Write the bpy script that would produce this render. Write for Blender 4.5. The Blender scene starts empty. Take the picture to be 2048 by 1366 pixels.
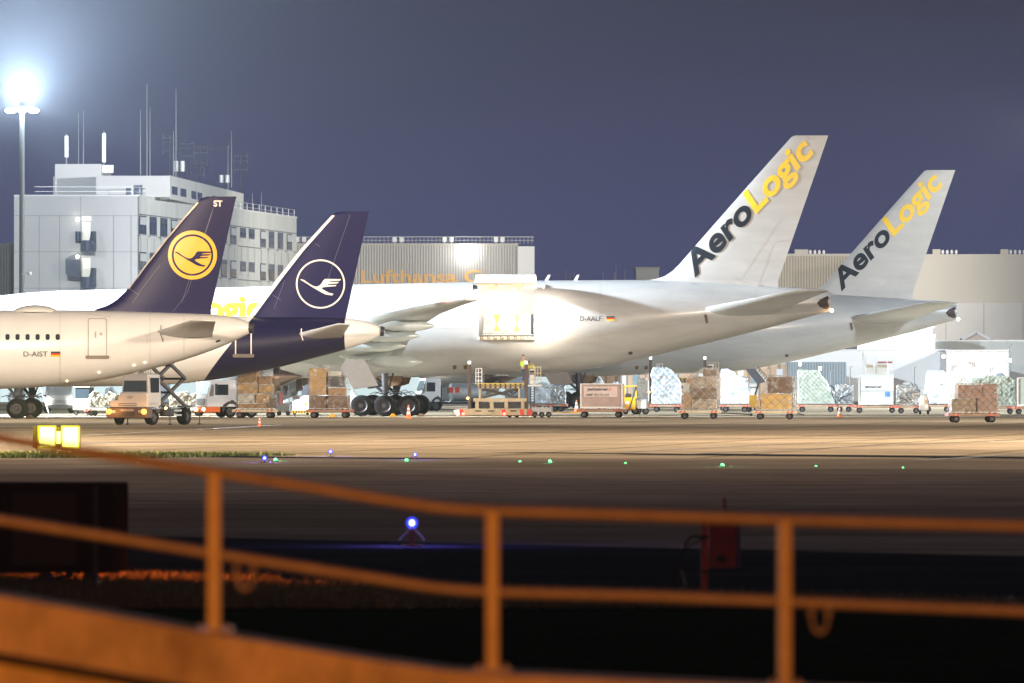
import bpy, bmesh, math, random
from mathutils import Vector, Matrix, noise
from mathutils.bvhtree import BVHTree
from mathutils.geometry import tessellate_polygon

scene = bpy.context.scene
col = scene.collection
PI = math.pi
# ---------------------------------------------------------------- camera
F, H, HY = 17067.0, 2.8, 740.0        # focal length in photo pixels, eye height, horizon row
cd = bpy.data.cameras.new('camera'); cam = bpy.data.objects.new('camera', cd); col.objects.link(cam)
cd.sensor_width = 36; cd.lens = 36*F/2048; cd.shift_y = (HY-683)/2048
cd.clip_start = 1; cd.clip_end = 6000
cd.dof.use_dof = True; cd.dof.focus_distance = 480; cd.dof.aperture_fstop = (cd.lens/1000)/0.070
cam.location = (0, 0, H); cam.rotation_euler = (PI/2, 0, 0)
scene.camera = cam
scene.cycles.use_denoising = True
scene.cycles.max_bounces = 6; scene.cycles.diffuse_bounces = 3; scene.cycles.glossy_bounces = 3
scene.cycles.transparent_max_bounces = 10; scene.cycles.volume_bounces = 0
scene.cycles.sample_clamp_indirect = 4
scene.cycles.sample_clamp_direct = 30
scene.view_settings.view_transform = 'Standard'; scene.view_settings.look = 'None'
scene.view_settings.exposure = 0; scene.view_settings.gamma = 1
# ---------------------------------------------------------------- night sky
w = bpy.data.worlds.new('World'); scene.world = w; w.use_nodes = True
nt = w.node_tree; bg = nt.nodes['Background']
tc = nt.nodes.new('ShaderNodeTexCoord'); sx = nt.nodes.new('ShaderNodeSeparateXYZ'); cr = nt.nodes.new('ShaderNodeValToRGB')
nt.links.new(tc.outputs['Generated'], sx.inputs[0]); nt.links.new(sx.outputs[2], cr.inputs[0]); nt.links.new(cr.outputs[0], bg.inputs[0])
cr.color_ramp.elements[0].position = 0.0; cr.color_ramp.elements[0].color = (.060, .068, .165, 1)
cr.color_ramp.elements[1].position = 0.05; cr.color_ramp.elements[1].color = (.020, .018, .040, 1)
e = cr.color_ramp.elements.new(0.02); e.color = (.053, .053, .138, 1)
e = cr.color_ramp.elements.new(1.0); e.color = (.02, .024, .05, 1)
bg.inputs[1].default_value = 0.84

def light(name, kind, loc, power, color, size=1.0, aim=None, cone=None, blend=.6):
    L = bpy.data.lights.new(name, kind); L.energy = power; L.color = color
    L.shadow_soft_size = size
    if kind == 'SPOT': L.spot_size = math.radians(cone); L.spot_blend = blend
    o = bpy.data.objects.new(name, L); col.objects.link(o); o.location = loc
    if aim: o.rotation_euler = (Vector(aim)-Vector(loc)).to_track_quat('-Z', 'Y').to_euler()
    return o
WARM = (1, .80, .60); COOL = (.82, .93, 1.0)
# flood masts of the apron, outside the frame; spots added for single targets noted
light('apron_floodlight', 'SPOT', (54, 345, 24), 120e3, WARM, 1.5, (0, 420, 1), 165, .9)
light('apron_floodlight', 'SPOT', (-58, 335, 24), 145e3, WARM, 1.5, (0, 420, 1), 165, .9)
light('apron_floodlight', 'POINT', (54, 325, 24), 370e3, WARM, 1.5)
light('apron_floodlight', 'POINT', (-58, 315, 24), 460e3, WARM, 1.5)
light('unseen_floodlight', 'SPOT', (-66, 509, 27), 1700e3, COOL, 1.5, (-22, 526, 5), 50)
light('unseen_floodlight', 'SPOT', (60, 548, 26), 170e3, COOL, 1.5, (8, 590, 0), 110)
light('unseen_floodlight', 'SPOT', (78, 470, 25), 400e3, (1, .92, .82), 1.5, (0, 474, 0), 64, .9)  # fill added for the ground in front of the freighters
light('unseen_floodlight', 'SPOT', (-80, 466, 25), 500e3, (1, .92, .82), 1.5, (0, 472, 0), 64, .9)  # matching ground fill added from the left
light('unseen_floodlight', 'SPOT', (70, 640, 26), 620e3, COOL, 1.5, (20, 630, 0), 120)
light('unseen_floodlight', 'SPOT', (80, 770, 24), 240e3, (1, .92, .80), 1.5, (42, 945, 9), 60, .7)  # unseen spot aimed to brighten the right-hand hangars
light('unseen_floodlight', 'SPOT', (50, 800, 26), 760e3, (1, .93, .82), 1.5, (-10, 985, 11), 44, .6)  # added to brighten the lettered hangar front
light('unseen_floodlight', 'SPOT', (74, 700, 26), 1500e3, (.96, .98, 1), 1.5, (-34, 890, 9), 26, .5)  # narrow spot added to lift both office facades
light('unseen_floodlight', 'SPOT', (-80, 760, 22), 60e3, COOL, 1.5, (-30, 880, 10), 80)  # weak extra spot added for the office front
light('terminal_fill_spot', 'SPOT', (72, 690, 20), 110e3, (1, .98, .95), 1, (48, 756, 3), 80, .6)  # unseen spot added only to whiten the terminal walls
light('road_lamp', 'SPOT', (-8.2, 119, 2.6), 34000, (1, .17, .015), .2, (-5.6, 114.9, 0), 32, .5)
light('road_lamp', 'SPOT', (-5, 20, 2.6), 14500, (1, .27, .015), .25, (0, 45, 1.1), 60)
# ---------------------------------------------------------------- helpers
def G(py): return F*H/(py-HY)
def P(px, py, D): return Vector(((px-1024)*D/F, D, H+(HY-py)*D/F))
def tag(o, label=None, cat=None, group=None, kind=None):
    if label: o['label'] = label
    if cat: o['category'] = cat
    if group: o['group'] = group
    if kind: o['kind'] = kind
    return o
def thing(name, label, cat, loc=(0, 0, 0), rz=0, group=None):
    o = bpy.data.objects.new(name, None); col.objects.link(o); o.location = loc; o.rotation_euler = (0, 0, rz)
    o.empty_display_size = .2
    return tag(o, label, cat, group)
def copy_tree(o, parent=None):
    c = o.copy(); col.objects.link(c)
    if parent: c.parent = parent
    for ch in [k for k in bpy.data.objects if k.parent == o]: copy_tree(ch, c)
    return c
MATS = {}
def mat(name, c, rough=.5, metal=0, var=.12, vs=2.0, bump=0, bs=20, coat=0, spec=.5, emit=None, es=0, alpha=None, trans=0, stretch=None):
    if name in MATS: return MATS[name]
    m = bpy.data.materials.new(name); m.use_nodes = True; n = m.node_tree; b = n.nodes['Principled BSDF']
    b.inputs['Roughness'].default_value = rough; b.inputs['Metallic'].default_value = metal
    b.inputs['Coat Weight'].default_value = coat; b.inputs['Coat Roughness'].default_value = .12; b.inputs['Specular IOR Level'].default_value = spec
    b.inputs['Base Color'].default_value = (*c, 1)
    tcn = n.nodes.new('ShaderNodeTexCoord'); src = tcn.outputs['Object']
    if stretch:
        mp = n.nodes.new('ShaderNodeMapping'); mp.inputs['Scale'].default_value = stretch; n.links.new(src, mp.inputs[0]); src = mp.outputs[0]
    if var:
        nz = n.nodes.new('ShaderNodeTexNoise'); nz.inputs['Scale'].default_value = vs; nz.inputs['Detail'].default_value = 6; nz.inputs['Roughness'].default_value = .65
        n.links.new(src, nz.inputs['Vector'])
        r = n.nodes.new('ShaderNodeValToRGB'); r.color_ramp.elements[0].position = .3; r.color_ramp.elements[1].position = .7
        r.color_ramp.elements[0].color = (*[x*(1-var) for x in c], 1); r.color_ramp.elements[1].color = (*[min(1, x*(1+var)) for x in c], 1)
        n.links.new(nz.outputs[0], r.inputs[0]); n.links.new(r.outputs[0], b.inputs['Base Color'])
    if bump:
        nb = n.nodes.new('ShaderNodeTexNoise'); nb.inputs['Scale'].default_value = bs; nb.inputs['Detail'].default_value = 3
        n.links.new(src, nb.inputs['Vector'])
        bp = n.nodes.new('ShaderNodeBump'); bp.inputs['Strength'].default_value = bump; bp.inputs['Distance'].default_value = .1
        n.links.new(nb.outputs[0], bp.inputs['Height']); n.links.new(bp.outputs[0], b.inputs['Normal'])
    if emit: b.inputs['Emission Color'].default_value = (*emit, 1); b.inputs['Emission Strength'].default_value = es
    if alpha is not None: b.inputs['Alpha'].default_value = alpha
    if trans: b.inputs['Transmission Weight'].default_value = trans
    m['b'] = b.name
    MATS[name] = m; return m
white = mat('white_paint', (.64, .64, .63), .32, var=.04, vs=.6, coat=.15)
wclean = mat('white_enamel', (.76, .77, .78), .4, var=.03, vs=2)
beige = mat('beige_paint', (.50, .43, .30), .5, var=.15, vs=3)
grey = mat('grey_metal', (.30, .31, .32), .45, .3, var=.15, vs=3)
lgrey = mat('pale_grey_metal', (.52, .54, .55), .4, .3, var=.08)
dark = mat('dark_steel', (.035, .035, .04), .5, .2, var=.3, vs=4)
black = mat('black_rubber', (.012, .011, .011), .9, spec=.15, var=.25, vs=5)
glass = mat('dark_glass', (.03, .04, .05), .08, var=0)
glassb = mat('blue_glass', (.25, .36, .38), .1, var=.3, vs=2)
whitef = mat('freighter_white_paint', (.38, .39, .40), .33, var=.12, vs=.7, coat=.12, stretch=(.35, 1, 1.6))
navy = mat('navy_paint', (.009, .007, .055), .4, var=.06, spec=.15)
yel = mat('yellow_paint', (.80, .40, .004), .4, var=.04)
signy = mat('lemon_paint', (.85, .75, .02), .4, var=.04)
red = mat('red_paint', (.60, .035, .02), .45, var=.1)
redd = mat('dull_red_paint', (.30, .045, .045), .5, var=.15)
orange = mat('orange_paint', (.80, .16, .02), .45, var=.1)
creamd = mat('cream_marking', (.80, .76, .68), .4, var=.03)
inkb = mat('dark_lettering', (.025, .030, .04), .4, var=0)
slate = mat('slate_lettering', (.008, .014, .024), .6, spec=.15, var=.05)
gold = mat('gold_lettering', (.78, .50, .005), .35, var=.04)
card = mat('cardboard', (.33, .19, .07), .8, var=.28, vs=5)
card2 = mat('pale_cardboard', (.46, .29, .11), .8, var=.25, vs=4)
card3 = mat('brown_cardboard', (.15, .085, .04), .8, var=.3, vs=5)
wcard = mat('white_carton', (.50, .50, .46), .7, var=.12, vs=4)
foil = mat('white_foil', (.48, .52, .56), .28, .1, var=.3, vs=2.2, bump=1, bs=4)
silver = mat('silver_foil', (.55, .58, .60), .22, .75, var=.3, vs=2.5, bump=1.0, bs=5)
rust = mat('rusty_red_frame', (.33, .07, .035), .6, var=.4, vs=4)
alu = mat('aluminium_sheet', (.50, .53, .54), .38, .5, var=.1, vs=2)
hivis = mat('hi_vis_cloth', (.55, .80, .06), .7, var=.1)
cloth = mat('dark_blue_trousers', (.05, .07, .13), .8, var=.1)
skin = mat('skin', (.50, .30, .21), .6, var=.05)
hair = mat('dark_hair', (.03, .022, .018), .7, var=.1)
lamp_w = mat('lit_white_lamp', (1, 1, 1), var=0, emit=(1, .97, .9), es=60)
lamp_o = mat('lit_amber_lamp', (1, .5, .1), var=0, emit=(1, .45, .08), es=25)
lamp_or = mat('lit_headlamp', (1, .8, .5), var=0, emit=(1, .62, .28), es=40)
lamp_r = mat('lit_red_lamp', (1, .1, .1), var=0, emit=(1, .06, .04), es=14)
lamp_b = mat('lit_blue_lamp', (.4, .4, 1), var=0, emit=(.14, .18, 1), es=3.2)
lamp_tr = mat('lit_amber_headlamp', (1, .6, .2), var=0, emit=(1, .36, .05), es=2.4)
lamp_core = mat('lit_blue_filament', (.8, .8, 1), var=0, emit=(.55, .65, 1), es=14)
lamp_g = mat('lit_green_lamp', (.3, 1, .5), var=0, emit=(.12, 1, .3), es=4)
def wrapmat():
    m = bpy.data.materials.new('clear_plastic_wrap'); m.use_nodes = True; n = m.node_tree
    n.nodes.remove(n.nodes['Principled BSDF']); out = n.nodes['Material Output']
    t = n.nodes.new('ShaderNodeBsdfTransparent'); g = n.nodes.new('ShaderNodeBsdfGlossy'); g.inputs['Roughness'].default_value = .14
    d = n.nodes.new('ShaderNodeBsdfDiffuse'); d.inputs[0].default_value = (.75, .75, .74, 1)
    mx = n.nodes.new('ShaderNodeMixShader'); mx2 = n.nodes.new('ShaderNodeMixShader'); mx2.inputs[0].default_value = .38
    nz = n.nodes.new('ShaderNodeTexNoise'); nz.inputs['Scale'].default_value = 2.2; nz.inputs['Detail'].default_value = 5; nz.inputs['Distortion'].default_value = 2
    r = n.nodes.new('ShaderNodeValToRGB'); r.color_ramp.elements[0].position = .42; r.color_ramp.elements[0].color = (.05, .05, .05, 1)
    r.color_ramp.elements[1].position = .66; r.color_ramp.elements[1].color = (.48, .48, .48, 1)
    tcn = n.nodes.new('ShaderNodeTexCoord'); n.links.new(tcn.outputs['Object'], nz.inputs['Vector'])
    n.links.new(nz.outputs[0], r.inputs[0]); n.links.new(r.outputs[0], mx.inputs[0])
    bp = n.nodes.new('ShaderNodeBump'); bp.inputs['Strength'].default_value = 1; bp.inputs['Distance'].default_value = .25
    n.links.new(nz.outputs[0], bp.inputs['Height']); n.links.new(bp.outputs[0], g.inputs['Normal'])
    n.links.new(g.outputs[0], mx2.inputs[1]); n.links.new(d.outputs[0], mx2.inputs[2])
    n.links.new(t.outputs[0], mx.inputs[1]); n.links.new(mx2.outputs[0], mx.inputs[2]); n.links.new(mx.outputs[0], out.inputs[0])
    return m
wrapm = wrapmat()
def blue_halo():
    m = bpy.data.materials.new('blue_lamp_halo'); m.use_nodes = True; n = m.node_tree; n.nodes.remove(n.nodes['Principled BSDF'])
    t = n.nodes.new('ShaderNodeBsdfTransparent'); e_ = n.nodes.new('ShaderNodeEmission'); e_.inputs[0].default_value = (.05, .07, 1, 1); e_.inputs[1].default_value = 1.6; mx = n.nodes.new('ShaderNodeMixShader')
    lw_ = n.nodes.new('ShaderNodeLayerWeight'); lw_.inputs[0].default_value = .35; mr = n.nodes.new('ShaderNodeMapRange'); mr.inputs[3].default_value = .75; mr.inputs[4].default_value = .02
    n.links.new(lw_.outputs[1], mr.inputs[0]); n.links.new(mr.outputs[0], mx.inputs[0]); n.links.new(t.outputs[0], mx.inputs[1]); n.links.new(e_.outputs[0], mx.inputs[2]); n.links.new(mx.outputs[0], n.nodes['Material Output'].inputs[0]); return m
halo_b = blue_halo()  # emissive shell, fading outward, painted as the lamp's blue halo

class MB:
    def __init__(s): s.v = []; s.f = []; s.m = []; s.cur = 0
    def add(s, vs, fs):
        o = len(s.v); s.v += [tuple(v) for v in vs]; s.f += [tuple(i+o for i in f) for f in fs]; s.m += [s.cur]*len(fs); return s
    def box(s, x0, x1, y0, y1, z0, z1):
        return s.add([(x0, y0, z0), (x1, y0, z0), (x1, y1, z0), (x0, y1, z0), (x0, y0, z1), (x1, y0, z1), (x1, y1, z1), (x0, y1, z1)],
                     [(0, 3, 2, 1), (4, 5, 6, 7), (0, 1, 5, 4), (1, 2, 6, 5), (2, 3, 7, 6), (3, 0, 4, 7)])
    def cyl(s, a, b, r0, r1=None, n=12, cap=True):
        a = Vector(a); b = Vector(b); r1 = r0 if r1 is None else r1
        d = (b-a).normalized(); u = d.orthogonal().normalized(); v = d.cross(u)
        vs = [a+(u*math.cos(t)+v*math.sin(t))*r0 for t in [2*PI*i/n for i in range(n)]] + [b+(u*math.cos(t)+v*math.sin(t))*r1 for t in [2*PI*i/n for i in range(n)]]
        fs = [(i, (i+1) % n, n+(i+1) % n, n+i) for i in range(n)]
        if cap: fs += [tuple(range(n))[::-1], tuple(range(n, 2*n))]
        return s.add(vs, fs)
    def bar(s, a, b, wd, ht=None):        # square bar
        a = Vector(a); b = Vector(b); ht = ht or wd; d = (b-a).normalized()
        up = Vector((0, 0, 1)) if abs(d.z) < .95 else Vector((0, 1, 0))
        u = d.cross(up).normalized()*wd/2; v = u.normalized().cross(d)*ht/2
        vs = [a-u-v, a+u-v, a+u+v, a-u+v, b-u-v, b+u-v, b+u+v, b-u+v]
        return s.add(vs, [(0, 1, 2, 3), (7, 6, 5, 4), (0, 4, 5, 1), (1, 5, 6, 2), (2, 6, 7, 3), (3, 7, 4, 0)])
    def tube(s, pts, r, n=8):
        rings = []; pts = [Vector(p) for p in pts]
        for i, p in enumerate(pts):
            d = (pts[min(i+1, len(pts)-1)]-pts[max(i-1, 0)]).normalized(); u = d.cross(Vector((.13, .2, .97))).normalized(); v = d.cross(u)
            rings.append([p+(u*math.cos(2*PI*k/n)+v*math.sin(2*PI*k/n))*r for k in range(n)])
        return s.loft(rings)
    def loft(s, rings, cap=True):
        n = len(rings[0]); vs = [p for r in rings for p in r]; fs = []
        for j in range(len(rings)-1):
            for i in range(n): fs.append((j*n+i, j*n+(i+1) % n, (j+1)*n+(i+1) % n, (j+1)*n+i))
        if cap: fs += [tuple(range(n))[::-1], tuple(range((len(rings)-1)*n, len(rings)*n))]
        return s.add(vs, fs)
    def prism(s, poly, y0, y1, ax='y'):    # poly in (x,z) extruded along y, or (y,z) extruded along x
        f = (lambda a, b, t: (a, t, b)) if ax == 'y' else ((lambda a, b, t: (t, a, b)) if ax == 'x' else (lambda a, b, t: (a, b, t)))
        n = len(poly); vs = [f(a, b, y0) for a, b in poly]+[f(a, b, y1) for a, b in poly]
        fs = [(i, (i+1) % n, n+(i+1) % n, n+i) for i in range(n)]+[tuple(range(n))[::-1], tuple(range(n, 2*n))]
        return s.add(vs, fs)
    def ball(s, c, r, n=12, sz=1):
        rings = [[(c[0]+r*math.sin(PI*j/n)*math.cos(2*PI*i/n), c[1]+r*math.sin(PI*j/n)*math.sin(2*PI*i/n), c[2]+sz*r*math.cos(PI*j/n)) for i in range(n)] for j in range(1, n)]
        return s.loft(rings)
    def wheel(s, c, r, wd, ax='y', n=24, rim=1):
        # tyre lathe about axis; material slot 0 tyre, 1 rim
        prof = [(.5, .62), (.5, .80), (.42, .94), (.25, 1), (-.25, 1), (-.42, .94), (-.5, .80), (-.5, .62)]
        def pt(a, rr, t):
            p = (math.cos(t)*rr*r, a*wd, math.sin(t)*rr*r)
            return (c[0]+p[0], c[1]+p[1], c[2]+p[2]) if ax == 'y' else (c[0]+p[1], c[1]+p[0], c[2]+p[2])
        s.cur = 0; s.loft([[pt(a, rr, 2*PI*i/n) for i in range(n)] for a, rr in prof], False)
        s.cur = rim
        for sg in (-1, 1):
            s.loft([[pt(sg*a, rr, 2*PI*i/n) for i in range(n)] for a, rr in ((.5, .62), (.46, .58), (.30, .5), (.30, .25), (.44, .2), (.44, .02))], False)
        s.cur = 0; return s
    def build(s, name, mats, parent=None, smooth=False, bevel=0, loc=None, rz=0):
        me = bpy.data.meshes.new(name); me.from_pydata(s.v, [], s.f); me.update()
        if not isinstance(mats, (list, tuple)): mats = [mats]
        for m in mats: me.materials.append(m)
        me.polygons.foreach_set('material_index', [min(i, len(mats)-1) for i in s.m])
        bm = bmesh.new(); bm.from_mesh(me); bmesh.ops.recalc_face_normals(bm, faces=bm.faces); bm.to_mesh(me); bm.free()
        if smooth:
            me.polygons.foreach_set('use_smooth', [True]*len(me.polygons)); me.set_sharp_from_angle(angle=math.radians(35))
        o = bpy.data.objects.new(name, me); col.objects.link(o)
        if parent: o.parent = parent
        if loc: o.location = loc
        if rz: o.rotation_euler[2] = rz
        if bevel:
            b = o.modifiers.new('bevel', 'BEVEL'); b.width = bevel; b.segments = 2; b.limit_method = 'ANGLE'
        return o
def pbox(name, m, parent, *b, bevel=0): return MB().box(*b).build(name, m, parent, bevel=bevel)
def interp(pts, x):
    if x <= pts[0][0]: return pts[0][1]
    for (a, b), (c, d) in zip(pts, pts[1:]):
        if x <= c: return b+(d-b)*(x-a)/(c-a) if c > a else d
    return pts[-1][1]
def smoothed(pts, x, wd):
    return sum(interp(pts, x+wd*k) for k in (-1, -.5, 0, .5, 1))/5
# flat text -> triangles ; unit cap height, left aligned
TC = {}; TW = {}
def text2d(s, bold=0, shear=0):
    k = (s, bold)
    if k not in TC:
        def raw(t):
            c = bpy.data.curves.new('t', 'FONT'); c.body = t; c.offset = bold; c.resolution_u = 6; c.fill_mode = 'FRONT'
            o = bpy.data.objects.new('t', c); col.objects.link(o)
            dg = bpy.context.evaluated_depsgraph_get(); me = bpy.data.meshes.new_from_object(o.evaluated_get(dg))
            v = [(p.co.x, p.co.y) for p in me.vertices]; f = [tuple(q.vertices) for q in me.polygons]
            bpy.data.objects.remove(o); bpy.data.curves.remove(c); bpy.data.meshes.remove(me); return v, f
        hv, _ = raw('H'); cap = max(p[1] for p in hv)-min(p[1] for p in hv); b0 = min(p[1] for p in hv)
        v, f = raw(s); x0 = min(p[0] for p in v); wdt = max(p[0] for p in v)-x0
        TW[k] = wdt; TC[k] = ([((p[0]-x0)/wdt, (p[1]-b0)/cap) for p in v], f)     # x in 0..1 of the width, y in cap heights
    return TC[k]
def text_on(s, o, u, v, bold=0):
    vs, fs = text2d(s, bold); o = Vector(o); u = Vector(u); v = Vector(v)
    return [tuple(o+u*a+v*b) for a, b in vs], fs
def tess(poly):
    t = tessellate_polygon([[Vector((*p, 0)) for p in poly]]); return list(poly), [tuple(a) for a in t]
def refine(vs, fs, L):
    bm = bmesh.new(); V = [bm.verts.new((p[0], p[1], 0)) for p in vs]
    for f in fs:
        try: bm.faces.new([V[i] for i in f])
        except ValueError: pass
    bmesh.ops.triangulate(bm, faces=bm.faces)
    for _ in range(6):
        es = [e for e in bm.edges if e.calc_length() > L]
        if not es: break
        bmesh.ops.subdivide_edges(bm, edges=es, cuts=1); bmesh.ops.triangulate(bm, faces=bm.faces)
    bm.verts.index_update()
    r = [tuple(v.co[:2]) for v in bm.verts], [tuple(v.index for v in f.verts) for f in bm.faces]; bm.free(); return r
def ring_poly(cx, cy, r0, r1, n=64):
    vs = []; fs = []
    for i in range(n):
        a = 2*PI*i/n; vs += [(cx+r0*math.cos(a), cy+r0*math.sin(a)), (cx+r1*math.cos(a), cy+r1*math.sin(a))]
    for i in range(n): j = (i+1) % n; fs.append((2*i, 2*i+1, 2*j+1, 2*j))
    return vs, fs
def disc_poly(cx, cy, r, n=48): return [(cx+r*math.cos(2*PI*i/n), cy+r*math.sin(2*PI*i/n)) for i in range(n)], [tuple(range(n))]
def rrect(x0, x1, y0, y1, r, n=5):
    p = []
    for cx, cy, a in ((x1-r, y1-r, 0), (x0+r, y1-r, 90), (x0+r, y0+r, 180), (x1-r, y0+r, 270)):
        for i in range(n+1): t = math.radians(a+90*i/n); p.append((cx+r*math.cos(t), cy+r*math.sin(t)))
    return p
def frame_poly(x0, x1, y0, y1, r, t):
    a = rrect(x0, x1, y0, y1, r); b = rrect(x0+t, x1-t, y0+t, y1-t, max(r-t, .3)); n = len(a)
    return a+b, [(i, (i+1) % n, n+(i+1) % n, n+i) for i in range(n)]
# ================================================================ aircraft
CAMP = Vector((0, 0, H))
class Craft:
    def __init__(s, px, D, psi, name, label, cat='airliner'):
        s.c, s.s = math.cos(psi), math.sin(psi); s.A = Vector(((px-1024)*D/F, D)); s.psi = psi
        s.root = thing(name, label, cat, (s.A.x, s.A.y, 0), -psi)
        s.trees = []; s.body = None
    def t(s, px, py, y=0):
        ax, ay = s.A.x+y*s.s, s.A.y+y*s.c; u = (px-1024)/F
        t = (u*ay-ax)/(s.c+u*s.s); D = ay-t*s.s
        return t, H+(HY-py)*D/F
    def loc(s, p):
        d = Vector((p[0]-s.A.x, p[1]-s.A.y)); return Vector((d.x*s.c-d.y*s.s, d.x*s.s+d.y*s.c, p[2]))
    def note(s, o):
        me = o.data; s.trees.append(BVHTree.FromPolygons([v.co.copy() for v in me.vertices], [tuple(p.vertices) for p in me.polygons])); return o
    def hit(s, px, py):
        o = s.loc(CAMP); d = (s.loc(P(px, py, 500))-o).normalized(); best = None
        for t in s.trees:
            h = t.ray_cast(o, d)
            if h[0] is not None and (best is None or h[3] < best[3]): best = h
        if best: return best[0], -d
        t, z = s.t(px, py); q = Vector((t, 0, z)); c = [tr.find_nearest(q) for tr in s.trees]; c = min(c, key=lambda h: h[3]); return c[0], -d
    def decal(s, name, parts, m, off=.02, L=9, parent=None, label=None):
        """parts: list of (verts_px, faces). Lies on the skin where the rays through those pixels meet it."""
        vs = []; fs = []
        for v, f in parts:
            v, f = refine(v, f, L); o = len(vs)
            for p in v:
                h, n = s.hit(p[0], p[1]); vs.append(h+n*off)
            fs += [tuple(i+o for i in q) for q in f]
        b = MB(); b.add(vs, fs); ob = b.build(name, m, parent or s.root)
        if label: ob['label'] = label
        return ob
    def lines(s, name, paths, wd, m, off=.015):
        for p in paths:
            parts = []
            for (a, b), (c, d) in zip(p, p[1:]):
                l = math.hypot(c-a, d-b) or 1; nx, ny = -(d-b)/l*wd/2, (c-a)/l*wd/2
                parts.append(([(a+nx, b+ny), (c+nx, d+ny), (c-nx, d-ny), (a-nx, b-ny)], [(0, 1, 2, 3)]))
            s.decal(name, parts, m, off)
    def fuselage(s, top, bot, mats, x0, x1, step, hole=None, width=1.0, nose=None, name='fuselage', sq=30):
        """rings along the centre line; top and bot are silhouettes in photo pixels"""
        T = [(s.t(a, b)) for a, b in top]; B = [(s.t(a, b)) for a, b in bot]
        if nose: T = nose[0]+T; B = nose[1]+B
        t0, t1 = (x0, x1); n = 56; rings = []; ts = []; k = t0
        while k < t1-1e-6: ts.append(k); k += step
        ts.append(t1)
        if hole: ts = sorted(ts+[hole[0], hole[1]])
        for tt in ts:
            wd = .8 if (tt > t0+2 and tt < t1-2) else .05
            zt = smoothed(T, tt, wd); zb = smoothed(B, tt, wd); r = max((zt-zb)/2, .01); c = (zt+zb)/2
            rings.append((tt, r, c))
        R = max(r for _, r, _ in rings)
        ang = [2*PI*i/n for i in range(n)]
        b = MB(); vs = []
        for tt, r, c in rings:
            rw = min(r, R)*width
            for a in ang: vs.append((tt, rw*math.cos(a), c+r*math.sin(a)))
        fs = []
        for j in range(len(rings)-1):
            for i in range(n):
                if hole:
                    tm = (rings[j][0]+rings[j+1][0])/2; am = ang[i]+PI/n; zc = rings[j][2]+rings[j][1]*math.sin(am)
                    if hole[0] < tm < hole[1] and math.cos(am) < 0 and hole[2] < zc < hole[3]: continue
                fs.append((j*n+i, j*n+(i+1) % n, (j+1)*n+(i+1) % n, (j+1)*n+i))
        m_ = (len(rings)-1)*n
        fs += [tuple(range(n))[::-1], tuple(range(m_, m_+n))]
        b.add(vs, fs); o = b.build(name, mats, s.root, smooth=True); s.rings = rings
        if not s.trees: s.note(o)
        return o
    def foil(s, name, rows, m, parent=None, vertical=False, note=False, n=10):
        """rows: (LE xyz, TE xyz, thickness) in local metres"""
        prof = [(0, 0), (.03, .35), (.12, .72), (.3, 1), (.5, .9), (.75, .5), (1, .06)]
        rings = []
        for le, te, th in rows:
            le = Vector(le); te = Vector(te); n_ = Vector((0, 1, 0)) if vertical else Vector((0, 0, 1))
            up = [le.lerp(te, u)+n_*(th/2*k) for u, k in prof]; dn = [le.lerp(te, u)-n_*(th/2*k) for u, k in prof[1:]][::-1]
            rings.append(up+dn)
        o = MB().loft(rings).build(name, m, parent or s.root, smooth=True)
        if note: s.note(o)
        return o
    def fin(s, LE, TE, zr, m, thick=.10):
        """vertical fin from two edge polylines in pixels, root row first"""
        L = [s.t(*p) for p in LE]; T = [s.t(*p) for p in TE]
        zs = sorted(set([z for _, z in L]+[z for _, z in T])); z0, z1 = L[0][1], L[-1][1]
        zz = [z0+(z1-z0)*i/24 for i in range(25)]+[z for _, z in L]; zz = sorted(set(round(z, 3) for z in zz if z0 <= z <= z1+.01))
        Lz = [(z, x) for x, z in L]; Tz = sorted([(z, x) for x, z in T])
        rows = []
        d = zr
        rows.append(((L[0][0]-.0, 0, z0-d), (interp(Tz, z0), 0, z0-d), .38))
        for z in zz:
            a, b = interp(Lz, z), interp(Tz, z)
            rows.append(((a, 0, z), (max(b, a+.05), 0, z), min(thick*(b-a), .38)*(1-.55*(z-z0)/(z1-z0))))
        return s.foil('tail_fin', rows, m, vertical=True, note=True)
    def gear(s, name, t, y, zt, axles, r, wd, gap, pxdark, tilt=0):
        g = MB(); g.cyl((t, y, r*1.1), (t, y, zt), .16, .22, 12); g.cyl((t-.1, y, zt*.55), (t-1.5*(1 if len(axles) > 1 else .6), y, zt), .09, n=8)
        g.cyl((t, y, r*1.5), (t+.5, y+.1, zt), .06, n=8)
        if len(axles) > 1: g.bar((t+axles[0], y, r), (t+axles[-1], y, r), .3, .34)
        for k in range(5): g.tube([(t-.9+.3*k, y-.3, r*2.1), (t-.6+.4*k, y-.35, r*2.3+.1*(k % 2)), (t+.1+.3*k, y-.2, r*2.0)], .025, 5)
        for a in axles: g.cyl((t+a, y-gap-.05, r), (t+a, y+gap+.05, r), .09, n=8)
        o = g.build(name, dark, s.root, smooth=True)
        for a in axles:
            for q in (-1, 1):
                wo = MB().wheel((0, 0, 0), r, wd, n=28).build('wheel', [black, s_rim], o, smooth=True); wo.location = (t+a, y+q*gap, r)
        return o
s_rim = mat('wheel_rim_grey', (.045, .04, .042), .5, .3, var=.2, vs=6)
CRANE = [(-175, -46), (-150, -33), (-78, 13), (12, 66), (42, 80), (98, 90), (111, 75), (73, 67), (23, 39), (8, 27), (23, 20), (58, 15), (128, 10),
         (138, 0), (55, 0), (73, -10), (143, -13), (158, -26), (73, -26), (83, -33), (168, -38), (175, -50), (38, -52), (23, -38), (8, -13), (-12, 7), (-37, 14), (-62, 8), (-100, -14), (-142, -44), (-165, -50)]
def crane(cx, cy, r):
    k = r/205.0; return tess([(cx+a*k, cy+b*k) for a, b in CRANE])
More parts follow.
